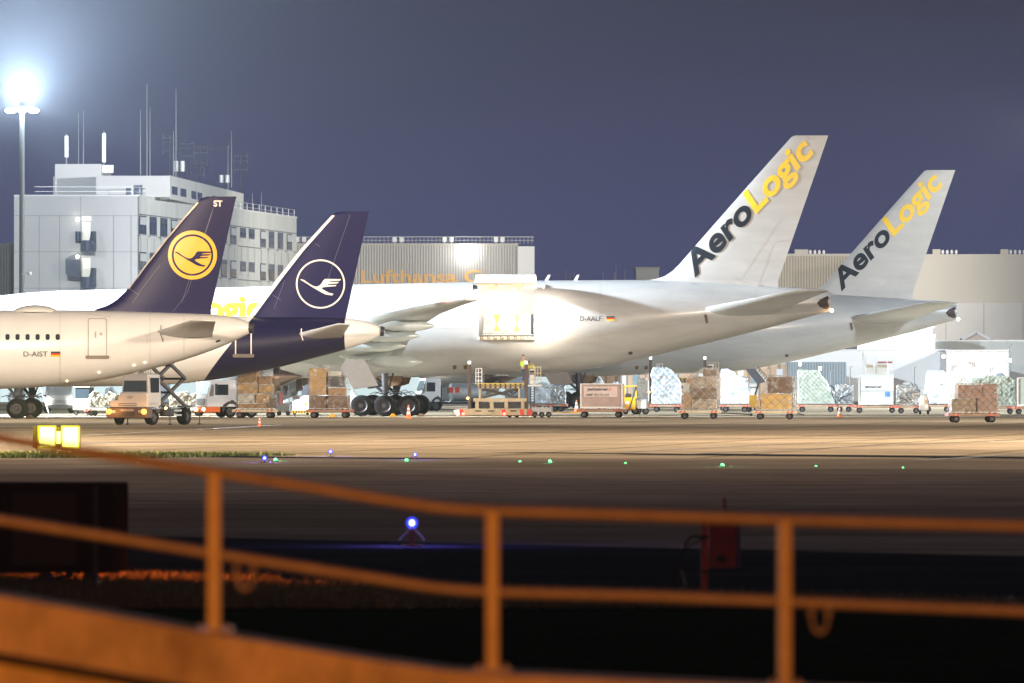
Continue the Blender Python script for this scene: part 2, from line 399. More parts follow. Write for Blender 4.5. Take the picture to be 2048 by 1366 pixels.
def flag(cr, x0, x1, y0, y1):
    h = (y1-y0)/3
    for i, (nm, m) in enumerate((('flag_stripe', inkb), ('flag_stripe', red), ('flag_stripe', gold))):
        cr.decal(nm, [([(x0, y0+h*i), (x1, y0+h*i), (x1, y0+h*(i+1)), (x0, y0+h*(i+1))], [(0, 1, 2, 3)])], m, .03)
def txt(cr, s, x, y, w_, h_, m, bold=0, u=None, v=None, L=9, name='registration_lettering'):
    vs, fs = text_on(s, (x, y), u or (w_, 0), v or (0, -h_), bold); cr.decal(name, [(vs, fs)], m, .03, L)
def antenna_blade(cr, px, py, h, wd, m=white, lean=.5):
    t, z = cr.t(px, py); h /= 38.; wd /= 38.
    MB().add([(t, -.04, z-.1), (t+wd, -.04, z-.1), (t+wd+h*lean, -.02, z+h), (t+wd*.4+h*lean, -.02, z+h), (t, .04, z-.1), (t+wd, .04, z-.1), (t+wd+h*lean, .02, z+h), (t+wd*.4+h*lean, .02, z+h)],
             [(0, 1, 2, 3), (7, 6, 5, 4), (0, 4, 5, 1), (1, 5, 6, 2), (2, 6, 7, 3), (3, 7, 4, 0)]).build('blade_antenna', m, cr.root)

# paint of the second airliner: white nose, navy tail, pale tail cone (two-tone livery, in the craft's own coordinates)
def livery2(name, x1, z1, x2, z2, xc):
    m = bpy.data.materials.new(name); m.use_nodes = True; n = m.node_tree; b = n.nodes['Principled BSDF']
    b.inputs['Roughness'].default_value = .35; b.inputs['Coat Weight'].default_value = .05
    tc_ = n.nodes.new('ShaderNodeTexCoord'); sp = n.nodes.new('ShaderNodeSeparateXYZ'); n.links.new(tc_.outputs['Object'], sp.inputs[0])
    k = (x2-x1)/(z2-z1)
    a = n.nodes.new('ShaderNodeMath'); a.operation = 'MULTIPLY_ADD'; a.inputs[1].default_value = -k; n.links.new(sp.outputs[2], a.inputs[0]); n.links.new(sp.outputs[0], a.inputs[2])
    g = n.nodes.new('ShaderNodeMath'); g.operation = 'GREATER_THAN'; g.inputs[1].default_value = x1-k*z1; n.links.new(a.outputs[0], g.inputs[0])
    l = n.nodes.new('ShaderNodeMath'); l.operation = 'LESS_THAN'; l.inputs[1].default_value = xc; n.links.new(sp.outputs[0], l.inputs[0])
    mu = n.nodes.new('ShaderNodeMath'); mu.operation = 'MULTIPLY'; n.links.new(g.outputs[0], mu.inputs[0]); n.links.new(l.outputs[0], mu.inputs[1])
    mx = n.nodes.new('ShaderNodeMix'); mx.data_type = 'RGBA'; mx.inputs[6].default_value = (.74, .72, .68, 1); mx.inputs[7].default_value = (.009, .006, .034, 1)
    n.links.new(mu.outputs[0], mx.inputs[0]); n.links.new(mx.outputs[2], b.inputs['Base Color']); return m

def stab(cr, root, tip, y0, y1, th, m, both=True):
    """tailplane: root=(LEpx,LEpy,TEpx,TEpy) at -y0, tip at -y1 (near side); mirrored far side"""
    a = cr.t(root[0], root[1], -y0); b = cr.t(root[2], root[3], -y0); c = cr.t(tip[0], tip[1], -y1); d = cr.t(tip[2], tip[3], -y1)
    for sg in ((-1, 1) if both else (-1,)):
        rows = [((a[0], sg*y0*.2, a[1]-.1), (b[0], sg*y0*.2, b[1]-.1), th)]
        for k in range(9):
            f = k/8
            rows.append(((a[0]+(c[0]-a[0])*f, sg*(y0+(y1-y0)*f), a[1]+(c[1]-a[1])*f), (b[0]+(d[0]-b[0])*f, sg*(y0+(y1-y0)*f), b[1]+(d[1]-b[1])*f), th*(1-.7*f)))
        rows.append(((c[0]+.35*(d[0]-c[0]), sg*(y1+.12), c[1]), (d[0], sg*(y1+.12), d[1]), .05))
        o = cr.foil('tailplane', rows, m)
    return o
def door_outline(cr, x0, x1, y0, y1, m, wd=2.2, sill=True):
    d = cr.decal('cabin_door', [frame_poly(x0, x1, y0, y1, 5, wd)], m, .03)
    d2 = [([(x0-4, y1-3), (x1+4, y1-3), (x1+5, y1+1), (x1+3, y1+4), (x0-3, y1+4), (x0-5, y1+1)], [(0, 1, 2, 3, 4, 5)])]
    cr.decal('door_sill', d2, mat('worn_grey_sill', (.22, .19, .16), .6), .045)
    return d
seam = mat('panel_seam', (.38, .34, .31), .6, var=.1)
fill = mat('navy_seam', (.13, .12, .19), .5, var=.1)

# ---- first narrow-body airliner (nearest)
c1 = Craft(300, 424, math.radians(6), 'narrow_body_airliner', 'nearest airliner with cream fuselage, navy tail fin and yellow crane roundel, behind the yellow sign')
top = [(-300, 621), (0, 620), (150, 620), (240, 622), (330, 625), (420, 628), (460, 632), (480, 637), (499, 645)]
bot = [(-300, 778), (0, 778), (60, 776), (110, 772), (150, 768), (200, 761), (250, 751), (300, 739), (350, 726), (400, 710), (440, 695), (470, 682), (499, 667)]
n0 = c1.t(-300, 621)[0]
nz = ([(n0-26.5, 3.9), (n0-26, 4.6), (n0-24.5, 5.3), (n0-22, 5.75)], [(n0-26.5, 3.6), (n0-26, 2.9), (n0-24, 2.2), (n0-21, 1.9)])
f1 = c1.fuselage(top, bot, white, n0-26.5, c1.t(499, 650)[0], .6, nose=nz)
fin1 = c1.fin([(190, 619), (215, 611), (233, 600), (250, 584), (268, 562), (290, 531), (330, 480), (370, 432), (396, 402), (404, 396), (415, 393)],
              [(420, 627), (473, 392)], .5, navy)
c1.trees[0], c1.trees[1] = c1.trees[0], c1.trees[1]
stab(c1, (312, 664, 424, 672), (385, 640, 431, 643), 1.1, 6.0, .42, white)
ap = MB(); a, z = c1.t(499, 656); ap.cyl((a-.02, 0, z+.02), (a+.2, 0, z), .30, .27, 24); ap.build('exhaust_ring', dark, c1.root, smooth=True)
c1.decal('tail_roundel', [ring_poly(385, 510, 41.5, 49)], yel, .03)
c1.decal('tail_roundel', [disc_poly(385, 510, 37.5)], yel, .03)
c1.decal('tail_emblem', [crane(387, 514, 45)], navy, .06)
txt(c1, 'ST', 427, 413, 18, 12, creamd, .03, name='tail_letters')
txt(c1, 'D-AIST', 47, 713, 48, 10, inkb, .004); flag(c1, 102, 120.5, 703, 713.5)
lems = mat('bare_leading_edge', (.70, .60, .50), .35, .2, var=.05)
def strip_px(le, w0, w1):
    vs = [(x-1.2, y) for x, y in le]+[(x+w0+(w1-w0)*i/(len(le)-1), y+1) for i, (x, y) in enumerate(le)][::-1]; n = len(le)
    return vs, [(i, i+1, 2*n-2-i, 2*n-1-i) for i in range(n-1)]
c1.decal('leading_edge_strip', [strip_px([(256, 577), (290, 531), (330, 480), (370, 432), (395, 404)], 2.5, 3)], lems, .02)
for i in range(-3, 6):
    x = 15+20.06*i
    c1.decal('cabin_window', [(rrect(x-4.2, x+4.2, 668, 680, 3.5), [tuple(range(24))])], glass, .03)
door_outline(c1, 175.5, 214, 636, 714, seam, 2)
c1.decal('door_handle', [disc_poly(202, 668, 3.2, 12), (rrect(189, 192.5, 663, 676, 1), [tuple(range(24))])], seam, .03)
r = MB(); a0, z0 = c1.t(25, 622); a1, _ = c1.t(117, 622)
rings = []
for i in range(13):
    f = i/12; x = a0+(a1-a0)*f; hh = .36*math.sin(PI*min(1, f*1.0))**.55 if 0 < f < 1 else .01
    rings.append([(x, 1.0*math.cos(k)*max(hh, .05)/.36, z0-.05+hh*math.sin(k)) for k in [PI*j/12 for j in range(13)]])
r.loft(rings); r.build('antenna_fairing', white, c1.root, smooth=True)
c1.lines('panel_seams', [[(300, 622), (300, 738)], [(368, 627), (368, 722)], [(120, 621), (120, 771)], [(172, 628), (222, 634)], [(291, 668), (296, 680), (293, 690)]], .7, seam)
c1.lines('tail_seams', [[(253, 573), (278, 590)], [(265, 606), (282, 580), (320, 530)], [(345, 625), (375, 585), (430, 405)], [(363, 606), (425, 420)]], .7, fill)
vent = c1.decal('drain_vent', [([(431, 682), (440, 679), (441, 682), (433, 685)], [(0, 1, 2, 3)])], dark, .03)
c1.lines('gust_seal', [[(322, 650), (321, 668), (326, 684)]], 1.4, inkb, .12)
for x, y in ((198, 746), (134, 763), (290, 726), (268, 731)):
    h_, n_ = c1.hit(x, y-1); MB().ball(h_+n_*.02, .035, 6).build('belly_light', lamp_or, c1.root)
# wings of the narrow bodies (mostly out of the frame)
def nb_wing(cr, t0, z0, R=1.6):
    for sg in (-1, 1):
        cr.foil('wing', [((t0-4.5, sg*R*.3, z0), (t0+2.6, sg*R*.3, z0-.1), .9), ((t0-3.9, sg*R, z0), (t0+2.5, sg*R, z0-.1), .8), ((t0-1.2, sg*6.3, z0+.45), (t0+2.6, sg*6.3, z0+.4), .45), ((t0+3.2, sg*16.8, z0+1.35), (t0+4.8, sg*16.8, z0+1.33), .15)], lgrey)
        g = MB(); rr = [(-4.2, .8), (-4.0, 1.0), (-2.5, 1.08), (-.8, .9), (.4, .6), (.9, .45)]
        g.loft([[(t0-1.9+a, sg*5.7+q*math.cos(k), z0-.75+q*math.sin(k)) for k in [2*PI*j/20 for j in range(20)]] for a, q in rr])
        g.build('engine', white, cr.root, smooth=True)
nb_wing(c1, n0-9, 2.6)

# ---- second narrow-body airliner
c2 = Craft(600, 494, math.radians(3), 'narrow_body_airliner', 'second airliner, navy tail and rear fuselage, thin white ring around a white crane')
top = [(-400, 630), (0, 630), (380, 632), (440, 631), (500, 634), (560, 634), (640, 634), (700, 637), (730, 642), (750, 648), (762, 655)]
bot = [(-400, 772), (200, 773), (300, 771), (360, 768), (410, 762), (460, 755), (500, 747), (560, 734), (600, 724), (640, 713), (680, 703), (720, 690), (745, 681), (762, 671)]
n0 = c2.t(-400, 630)[0]
nz = ([(n0-16, 3.9), (n0-15.5, 4.6), (n0-14, 5.3), (n0-12, 5.85)], [(n0-16, 3.6), (n0-15.5, 2.9), (n0-14, 2.2), (n0-11, 1.9)])
t1, z1 = c2.t(404, 768); t2, z2 = c2.t(500, 645)
liv = livery2('two_tone_navy_paint', t1, z1, t2, z2, c2.t(691, 650)[0])
f2 = c2.fuselage(top, bot, liv, n0-16, c2.t(762, 660)[0], .6, nose=nz)
tn = []
for (x, y) in ((640, 640), (636, 700)): tn.append(c2.t(x, y))
fin2 = c2.fin([(487, 641), (500, 629), (520, 603), (560, 550), (600, 500), (640, 456), (664, 430), (672, 425), (684, 423)],
              [(691, 637), (738, 423)], .5, navy)
stab(c2, (596, 668, 684, 674), (672, 648, 700, 649), 1.1, 6.0, .42, white)
ap = MB(); a, z = c2.t(762, 663); ap.cyl((a-.02, 0, z+.02), (a+.2, 0, z), .30, .25, 24); ap.build('exhaust_ring', dark, c2.root, smooth=True)
c2.decal('tail_roundel', [ring_poly(641, 568, 46, 49.2)], creamd, .03)
c2.decal('tail_emblem', [crane(641, 570, 48)], creamd, .03)
c2.decal('leading_edge_band', [strip_px([(487, 641), (500, 629), (520, 603), (560, 550), (600, 500), (640, 456), (664, 430)], 11, 6)], creamd, .02)
door_outline(c2, 470, 503.5, 655, 711, creamd, 2.4)
flag(c2, 389, 402, 698, 707)
c2.lines('gust_seal', [[(603, 657), (602, 668), (606, 681)]], 2, creamd, .1)
c2.lines('tail_seams', [[(545, 590), (562, 600)], [(570, 560), (548, 617)], [(630, 487), (640, 493)], [(700, 430), (655, 560)]], .7, fill)
nb_wing(c2, c2.t(35, 800)[0]-1, 2.6)
g1 = c2.gear('main_landing_gear', c2.t(35, 800, -3.8)[0], -3.8, 2.3, [0], .585, .42, .45, dark)
c2.gear('main_landing_gear', c2.t(35, 800, -3.8)[0], 3.8, 2.3, [0], .585, .42, .45, dark)

# ---- wide-body freighters
DOOR = (957, 1068, 575, 672)
def widebody(label):
    c = Craft(770, 522, math.radians(3), 'wide_body_freighter', label, 'cargo aircraft')
    top = [(-120, 610), (-40, 596), (30, 588), (90, 583), (180, 580), (260, 578), (430, 575), (600, 571), (900, 565), (1100, 561), (1250, 560), (1310, 560), (1400, 564), (1500, 571), (1560, 574), (1610, 577), (1640, 580), (1661, 585)]
    bot = [(-120, 740), (-40, 748), (60, 752), (300, 753), (600, 756), (800, 755.5), (880, 753), (960, 749), (1050, 748), (1100, 746.5), (1150, 742), (1200, 735), (1250, 724.5), (1300, 714), (1350, 702), (1400, 690), (1463, 675), (1520, 660), (1570, 647), (1620, 633), (1661, 622)]
    n0 = c.t(-120, 610)[0]; t0, z0 = c.t(-120, 610)
    nose = ([(n0-4.3, 4.6), (n0-4.0, 5.1), (n0-2.5, 6.0)], [(n0-4.3, 4.3), (n0-4.0, 3.8), (n0-2.5, 3.1)])
    return c, top, bot, n0, nose
c3, top, bot, n0, nose = widebody('large white freighter nearer of two, open cargo door lit up above the loader')
ha, hz1 = c3.t(DOOR[0], DOOR[2], -2.9); hb, hz0 = c3.t(DOOR[1], DOOR[3], -2.9)
c3.fuselage(top, bot, whitef, n0-4.3, c3.t(1661, 600)[0], .55, nose=nose)
solid = c3.body = [o for o in bpy.data.objects if o.parent == c3.root][0]
solid_mesh = solid.data
tree0 = c3.trees[0]
fin_pts = ([(1290, 561), (1312, 558), (1330, 552), (1345, 542), (1360, 527), (1400, 481), (1450, 424), (1500, 367), (1540, 322), (1575, 283), (1583, 274), (1590, 271)], [(1552, 574), (1657, 270)])
c3.fin(*fin_pts, .5, whitef)
# tailplane
stab(c3, (1402, 619, 1545, 627), (1590, 580, 1659, 581), 1.5, 9.3, .62, whitef)
# wing
def wing_rows(c, sg):
    st = [(-2.0, (560, 706), (800, 716), 1.3), (-2.9, (585, 703), (802, 713), 1.2), (-9.0, (668, 660), (822, 672), .8), (-15, (745, 634), (852, 645), .55), (-20, (815, 619), (880, 627), .4), (-25, (880, 606), (922, 611), .25), (-28.6, (930, 599), (960, 599), .12)]
    rows = []
    for y, le, te, th in st:
        a = c.t(le[0], le[1], y); b = c.t(te[0], te[1], y); rows.append(((a[0], sg*-y, a[1]), (b[0], sg*-y, b[1]), th))
    return rows
wingm = mat('wing_grey', (.50, .55, .55), .3, .1, var=.06, coat=.2)
for sg in (-1, 1): c3.foil('wing', wing_rows(c3, sg), wingm)
def canoe(c, y, x0, x1, yc, r, sg=-1, m=wingm):
    a, z = c.t(x0, yc, y); b, z2 = c.t(x1, yc+1, y); rings = []
    for i in range(13):
        f = i/12; rr = r*(min(1, math.sin(PI*min(f*1.6, .5))) if f < .3 else (1 if f < .68 else max(.02, 1-((f-.68)/.32)**1.6)))
        if i == 0: rr = .02
        rings.append([(a+(b-a)*f, -sg*y+.6*rr*math.cos(k), z+rr*math.sin(k)) for k in [2*PI*j/16 for j in range(16)]])
    MB().loft(rings).build('flap_fairing', m, c.root, smooth=True)
for sg in (-1, 1):
    canoe(c3, -16.5, 755, 872, 652, .30, sg); canoe(c3, -12.5, 718, 841, 672, .36, sg); canoe(c3, -8.5, 655, 815, 692, .36, sg)
    canoe(c3, -5.5, 735, 846, 724, .36, sg)
    # inboard flap fairing (large belly pod) and engine
eng = mat('engine_grey', (.42, .46, .46), .35, .2, var=.1)
brown = mat('exhaust_metal', (.22, .17, .14), .35, .8, var=.2, vs=4)
for sg in (-1, 1):
    a, z = c3.t(549, 752, -8.8); y = sg*8.8
    rr = [(-4.6, 1.35), (-4.5, 1.5), (-4.0, 1.62), (-2.6, 1.7), (-1.2, 1.5), (0, 1.05)]
    en = MB().loft([[(a+q, y+r_*math.cos(k), z-.15+r_*math.sin(k)) for k in [2*PI*j/32 for j in range(32)]] for q, r_ in rr], False).build('engine', eng, c3.root, smooth=True)
    MB().cyl((a-.5, y, z-.15), (a+.35, y, z-.1), .95, .80, 28).build('exhaust_nozzle', brown, en, smooth=True)
    MB().cyl((a+.34, y, z-.1), (a+1.65, y, z-.02), .55, .03, 20).build('exhaust_cone', brown, en, smooth=True)
    MB().cyl((a-4.3, y, z-.15), (a-4.2, y, z-.15), 1.3, 1.3, 28).build('fan', dark, en)
    MB().add([(a-3, y-.15, z+1.3), (a+.2, y-.15, z+.8), (a+3.0, y-.15, z+1.9), (a, y-.15, z+2.1), (a-3, y+.15, z+1.3), (a+.2, y+.15, z+.8), (a+3.0, y+.15, z+1.9), (a, y+.15, z+2.1)],
             [(0, 1, 2, 3), (7, 6, 5, 4), (0, 4, 5, 1), (1, 5, 6, 2), (2, 6, 7, 3), (3, 7, 4, 0)]).build('engine_pylon', wingm, c3.root)
# large pod under the wing root, wheel-bay door, belly
a, z = c3.t(672, 704, -4.5); b, _ = c3.t(800, 700, -4.5); rings = []
for sg in (-1, 1):
    rings = []
    for i in range(15):
        f = i/14; rr = .60*math.sin(PI*f**.85)**.6 if 0 < f < 1 else .02
        rings.append([(a+(b-a)*f, sg*4.5+1.0*rr*math.cos(k), z-.1+.35*f+rr*math.sin(k)) for k in [2*PI*j/18 for j in range(18)]])
    MB().loft(rings).build('wing_root_fairing', wingm, c3.root, smooth=True)
rz_ = [c3.t(x, y, -6.2) for x, y in ((691, 719), (730, 720), (757, 771), (708, 779), (681, 737))]
for sg in (-1, 1):
    MB().add([(p[0], sg*6.2, p[1]) for p in rz_]+[(p[0], sg*6.12, p[1]) for p in rz_], [(0, 1, 2, 3, 4), (9, 8, 7, 6, 5)]+[(i, (i+1) % 5, 5+(i+1) % 5, 5+i) for i in range(5)]).build('wheel_bay_door', mat('shaded_taupe_door', (.20, .165, .14), .5, var=.1), c3.root)  # door colour darkened for the shade it hangs in
    tg = c3.t(770, 810, -5.0)[0]
    c3.gear('main_landing_gear', tg, sg*5.0, 2.6, [-1.42, 0, 1.46], .64, .48, .52, dark)
    q = [c3.t(x, y, -4.2) for x, y in ((752, 752), (806, 752), (800, 768), (778, 775))]
    MB().add([(p[0], sg*4.2, p[1]) for p in q]+[(p[0], sg*4.1, p[1]) for p in q], [(0, 1, 2, 3), (7, 6, 5, 4)]+[(i, (i+1) % 4, 4+(i+1) % 4, 4+i) for i in range(4)]).build('leg_door', card3, c3.root)
tn = n0+2
c3.gear('nose_landing_gear', tn, 0, 2.8, [0], .5, .35, .35, dark)
# markings
U = (238, -249); Vv = (-27, -41)
def aerologic(c, ox, oy, k):
    vs, fs = text2d('AeroLogic', .03)
    parts = {0: [], 1: []}
    cut = None
    xs = [vs[i][0] for f in fs for i in f]
    # letters are separate islands: split by x of each face centre at the gap before "L"
    a0, _f = text2d('Aero', .03)
    gap = TW[('Aero', .03)]/TW[('AeroLogic', .03)]+.006
    for f in fs:
        cx = sum(vs[i][0] for i in f)/len(f); parts[1 if cx > gap else 0].append(f)
    P2 = [(ox+k*(U[0]*a+Vv[0]*b), oy+k*(U[1]*a+Vv[1]*b)) for a, b in vs]
    for i, m in ((0, slate), (1, gold)):
        idx = sorted(set(q for f in parts[i] for q in f)); mp = {q: j for j, q in enumerate(idx)}
        c.decal('fin_lettering', [([P2[q] for q in idx], [tuple(mp[q] for q in f) for f in parts[i]])], m, .03, 12)
aerologic(c3, 1390, 556, 1.0)
c3.lines('tail_seams', [[(1470, 555), (1482, 563), (1520, 572), (1560, 577), (1620, 580)], [(1552, 482.5), (1582, 481.5)], [(1615, 271), (1617, 278), (1627, 278)], [(1480, 560), (1560, 440)], [(1515, 572), (1545, 490)]], .8, seam)
c3.lines('panel_seams', [[(1200, 561), (1200, 734)], [(1062, 690), (1420, 640)], [(1424, 566), (1424, 683)], [(1580, 576), (1580, 643)], [(700, 571), (700, 640)], [(820, 567), (820, 600)], [(1150, 700), (1150, 741)], [(1100, 716), (1330, 700)], [(1342, 562), (1342, 595)], [(1512, 573), (1512, 657)], [(940, 575), (940, 745)], [(1120, 655), (1143, 651)], [(830, 657), (957, 657)], [(1090, 662), (1300, 690), (1420, 655)]], .6, seam)
c3.decal('belly_vent', [([(1256, 704), (1264, 703), (1266, 708), (1258, 710)], [(0, 1, 2, 3)])], dark)
for x in (905, 927): c3.decal('belly_vent', [([(x, 731), (x+8, 730), (x+8, 738), (x+1, 739)], [(0, 1, 2, 3)])], card3)
c3.decal('tail_exhaust_opening', [([(1634, 606), (1640, 599), (1650, 594), (1661, 589), (1661, 618.5), (1650, 618), (1640, 614)], [tuple(range(7))])], mat('exhaust_opening_dark', (.035, .02, .018), .6), .03)  # flat dark patch drawn for the opening
c3.decal('tail_scoop', [([(1408, 629), (1414, 629), (1416, 646), (1412, 647)], [(0, 1, 2, 3)])], mat('dull_brown', (.09, .055, .05), .6), .05)
for x in (1087, 1145): antenna_blade(c3, x, 561, 13, 9, white, .55)
# copy for the second freighter before the parts only the first has
c4root = copy_tree(c3.root)
c4root['label'] = 'farther white freighter standing behind, its tail rising at the right'
# #2: placed by its own tail end (px 1915) at 27.8 px per metre
D4 = 612; k4 = 32.7/27.9
tl = c3.t(1662, 600)[0]
psi = math.radians(3)
end = P(1915, 600, D4-tl*math.sin(psi))
c4root.location = (end.x-tl*math.cos(psi), end.y+tl*math.sin(psi), 0)
# first freighter only: hull with the door cut out, door, hold, titles
c3.trees = [tree0]+c3.trees[1:]
txt(c3, 'D-AALF', 1160, 642, 43, 9.5, inkb, .004); flag(c3, 1213, 1229, 632.5, 641.5)
vs, fs = text_on('AeroLogic', (224, 640), (298, 0), (0, -50), .035)
text2d('Aero', .035); xs_ = 224+298*(TW[('Aero', .035)]/TW[('AeroLogic', .035)]+.006)
for m, sel in ((slate, lambda x: x < xs_), (mat('pale_gold_lettering', (.80, .68, .02), .4, var=.03), lambda x: x >= xs_)):
    ff = [f for f in fs if sel(sum(vs[i][0] for i in f)/len(f))]; idx = sorted(set(q for f in ff for q in f)); mp = {q: j for j, q in enumerate(idx)}
    c3.decal('title_lettering', [([vs[q] for q in idx], [tuple(mp[q] for q in f) for f in ff])], m, .03, 12)
tr = c3.trees; c3.trees = [tree0]
f3 = c3.fuselage(top, bot, whitef, n0-4.3, c3.t(1661, 600)[0], .55, hole=(ha, hb, hz0, hz1), nose=nose)
c3.trees = tr; bpy.data.objects.remove(solid)
bright = mat('hold_lining', (.85, .85, .83), .6, var=.03)
R3 = 2.9
h = MB(); y1 = 1.6
h.box(ha-.6, hb+.6, -1.9, y1, hz0-.25, hz0-.02); h.box(ha-.6, hb+.6, y1-.1, y1, hz0, hz1+.4); h.box(ha-.6, ha-.45, -1.6, y1, hz0, hz1+.2); h.box(hb+.45, hb+.6, -1.6, y1, hz0, hz1+.2)
h.build('cargo_hold', bright, c3.root)
amber = mat('sill_latch_paint', (.75, .42, .12), .5, var=.2)
zs = hz0
sl = MB(); sl.box(ha-.05, hb+.05, -2.98, -2.5, zs-.22, zs-.05); sl.cur = 1
for i in range(8): x = ha+.25+(hb-ha-.5)*i/7; sl.cyl((x, -3.02, zs-.14), (x, -2.97, zs-.14), .05, n=8); sl.box(x-.16, x-.10, -3.01, -2.95, zs-.2, zs)
sl.build('door_sill', [mat('sill_cream', (.8, .7, .5), .5), card3], c3.root)
# the door panel, swung up about its hinge: an arc of the hull's own radius
ro = c3.rings; cz = interp([(t, c) for t, r, c in ro], (ha+hb)/2); rr = interp([(t, r) for t, r, c in ro], (ha+hb)/2)
a0 = math.asin(max(-1, min(1, (hz1-cz)/rr))); hy, hz = -rr*math.cos(a0), cz+rr*math.sin(a0)
def arc(rad, rot):
    o = []
    for i in range(13):
        a = a0+(-.35-a0)*i/12
        y, z = -rad*math.cos(a), cz+rad*math.sin(a); dy, dz = y-hy, z-hz
        c_, s_ = math.cos(rot), math.sin(rot); o.append((hy+dy*c_-dz*s_, hz+dy*s_+dz*c_))
    return o
rot = -math.radians(75)
oa, ia = arc(rr, rot), arc(rr-.16, rot)
pv = MB(); n = 13
for (arr, mi) in ((oa, 0), (ia, 1)):
    pv.cur = mi; pv.add([(ha-.12, y, z) for y, z in arr]+[(hb+.12, y, z) for y, z in arr], [(i, i+1, n+i+1, n+i) for i in range(n-1)])
pv.cur = 1
for x in (ha-.12, hb+.12): pv.add([(x, y, z) for y, z in oa]+[(x, y, z) for y, z in ia], [(i, i+1, n+i+1, n+i) for i in range(n-1)])
pv.add([(x, *q) for x in (ha-.12, hb+.12) for q in (oa[0], ia[0], oa[-1], ia[-1])], [(0, 1, 5, 4), (2, 3, 7, 6)])
dr = pv.build('cargo_door', [white, mat('door_lining', (.78, .70, .58), .5, var=.06)], c3.root, smooth=True)
for x in (ha+.9, hb-.9): MB().cyl((x, -2.3, hz1-.15), (x-.3, hy-.9, hz1+.55), .05, n=8).cyl((x, -2.35, hz1-.1), (x+.25, hy-.5, hz1+.3), .03, n=6).build('door_actuator', amber, c3.root)
# load in the doorway
ld = thing('cargo_pallet', 'white wrapped pallet with yellow straps inside the freighter doorway', 'pallet', c3.root.location, -psi)
MB().box(ha+.1, hb-.1, -2.2, .6, hz0+.05, hz0+.12).build('base_plate', alu, ld)
MB().box(ha+.2, hb-.2, -2.1, .5, hz0+.12, hz0+1.35).build('wrapped_load', foil, ld, bevel=.06)
for f in (.32, .68):
    x = ha+(hb-ha)*f; MB().add([(x-.2, -2.13, hz0+1.3), (x+.2, -2.13, hz0+1.3), (x, -2.13, hz0+.7)], [(0, 1, 2)]).add([(x-.2, -2.13, hz0+.3), (x+.2, -2.13, hz0+.3), (x, -2.13, hz0+.72)], [(0, 1, 2)]).build('strap', amber, ld)
Ld = c3.root.matrix_basis
def wpt(c, x, y, z):
    return (c.A.x+x*c.c+y*c.s, c.A.y-x*c.s+y*c.c, z)
for f in (.25, .75): light('hold_lamp', 'POINT', wpt(c3, ha+(hb-ha)*f, -1.2, hz1-.1), 420, (1, .93, .82), .15)
h_, n_ = c3.hit(1079, 657)
lo = MB().ball((h_+n_*.35), .16, 10).cyl(h_, h_+n_*.3, .03).build('loading_light', lamp_w, c3.root, smooth=True)
q = h_+n_*1.2; light('loading_lamp', 'POINT', wpt(c3, *q), 700, (1, .84, .64), .2)
h_, n_ = c3.hit(962, 600); q = h_+n_*1.6; light('loading_lamp', 'POINT', wpt(c3, *q), 160, (1, .90, .8), .2)
h_, n_ = c3.hit(1085, 590); q = h_+n_*1.6; light('loading_lamp', 'POINT', wpt(c3, *q), 330, (1, .86, .70), .2)
# beacon lights
a, z = c3.t(888, 603, -25.5); MB().ball((a, -25.5, z+.15), .12, 8).build('wingtip_light', lamp_r, c3.root); light('wingtip_lamp', 'POINT', wpt(c3, a, -25.7, z+.5), 260, (1, .12, .1), .1)
for rt, x, m_ in ((c3.root, 0, lamp_or), (c4root, 0, lamp_w)):
    MB().ball((tl+.05, -.1, c3.t(1662, 621)[1]), .10, 10).build('tail_light', m_, rt)
light('tail_lamp', 'POINT', wpt(c3, tl+.3, -.3, 6.1), 60, (1, .6, .3), .1)
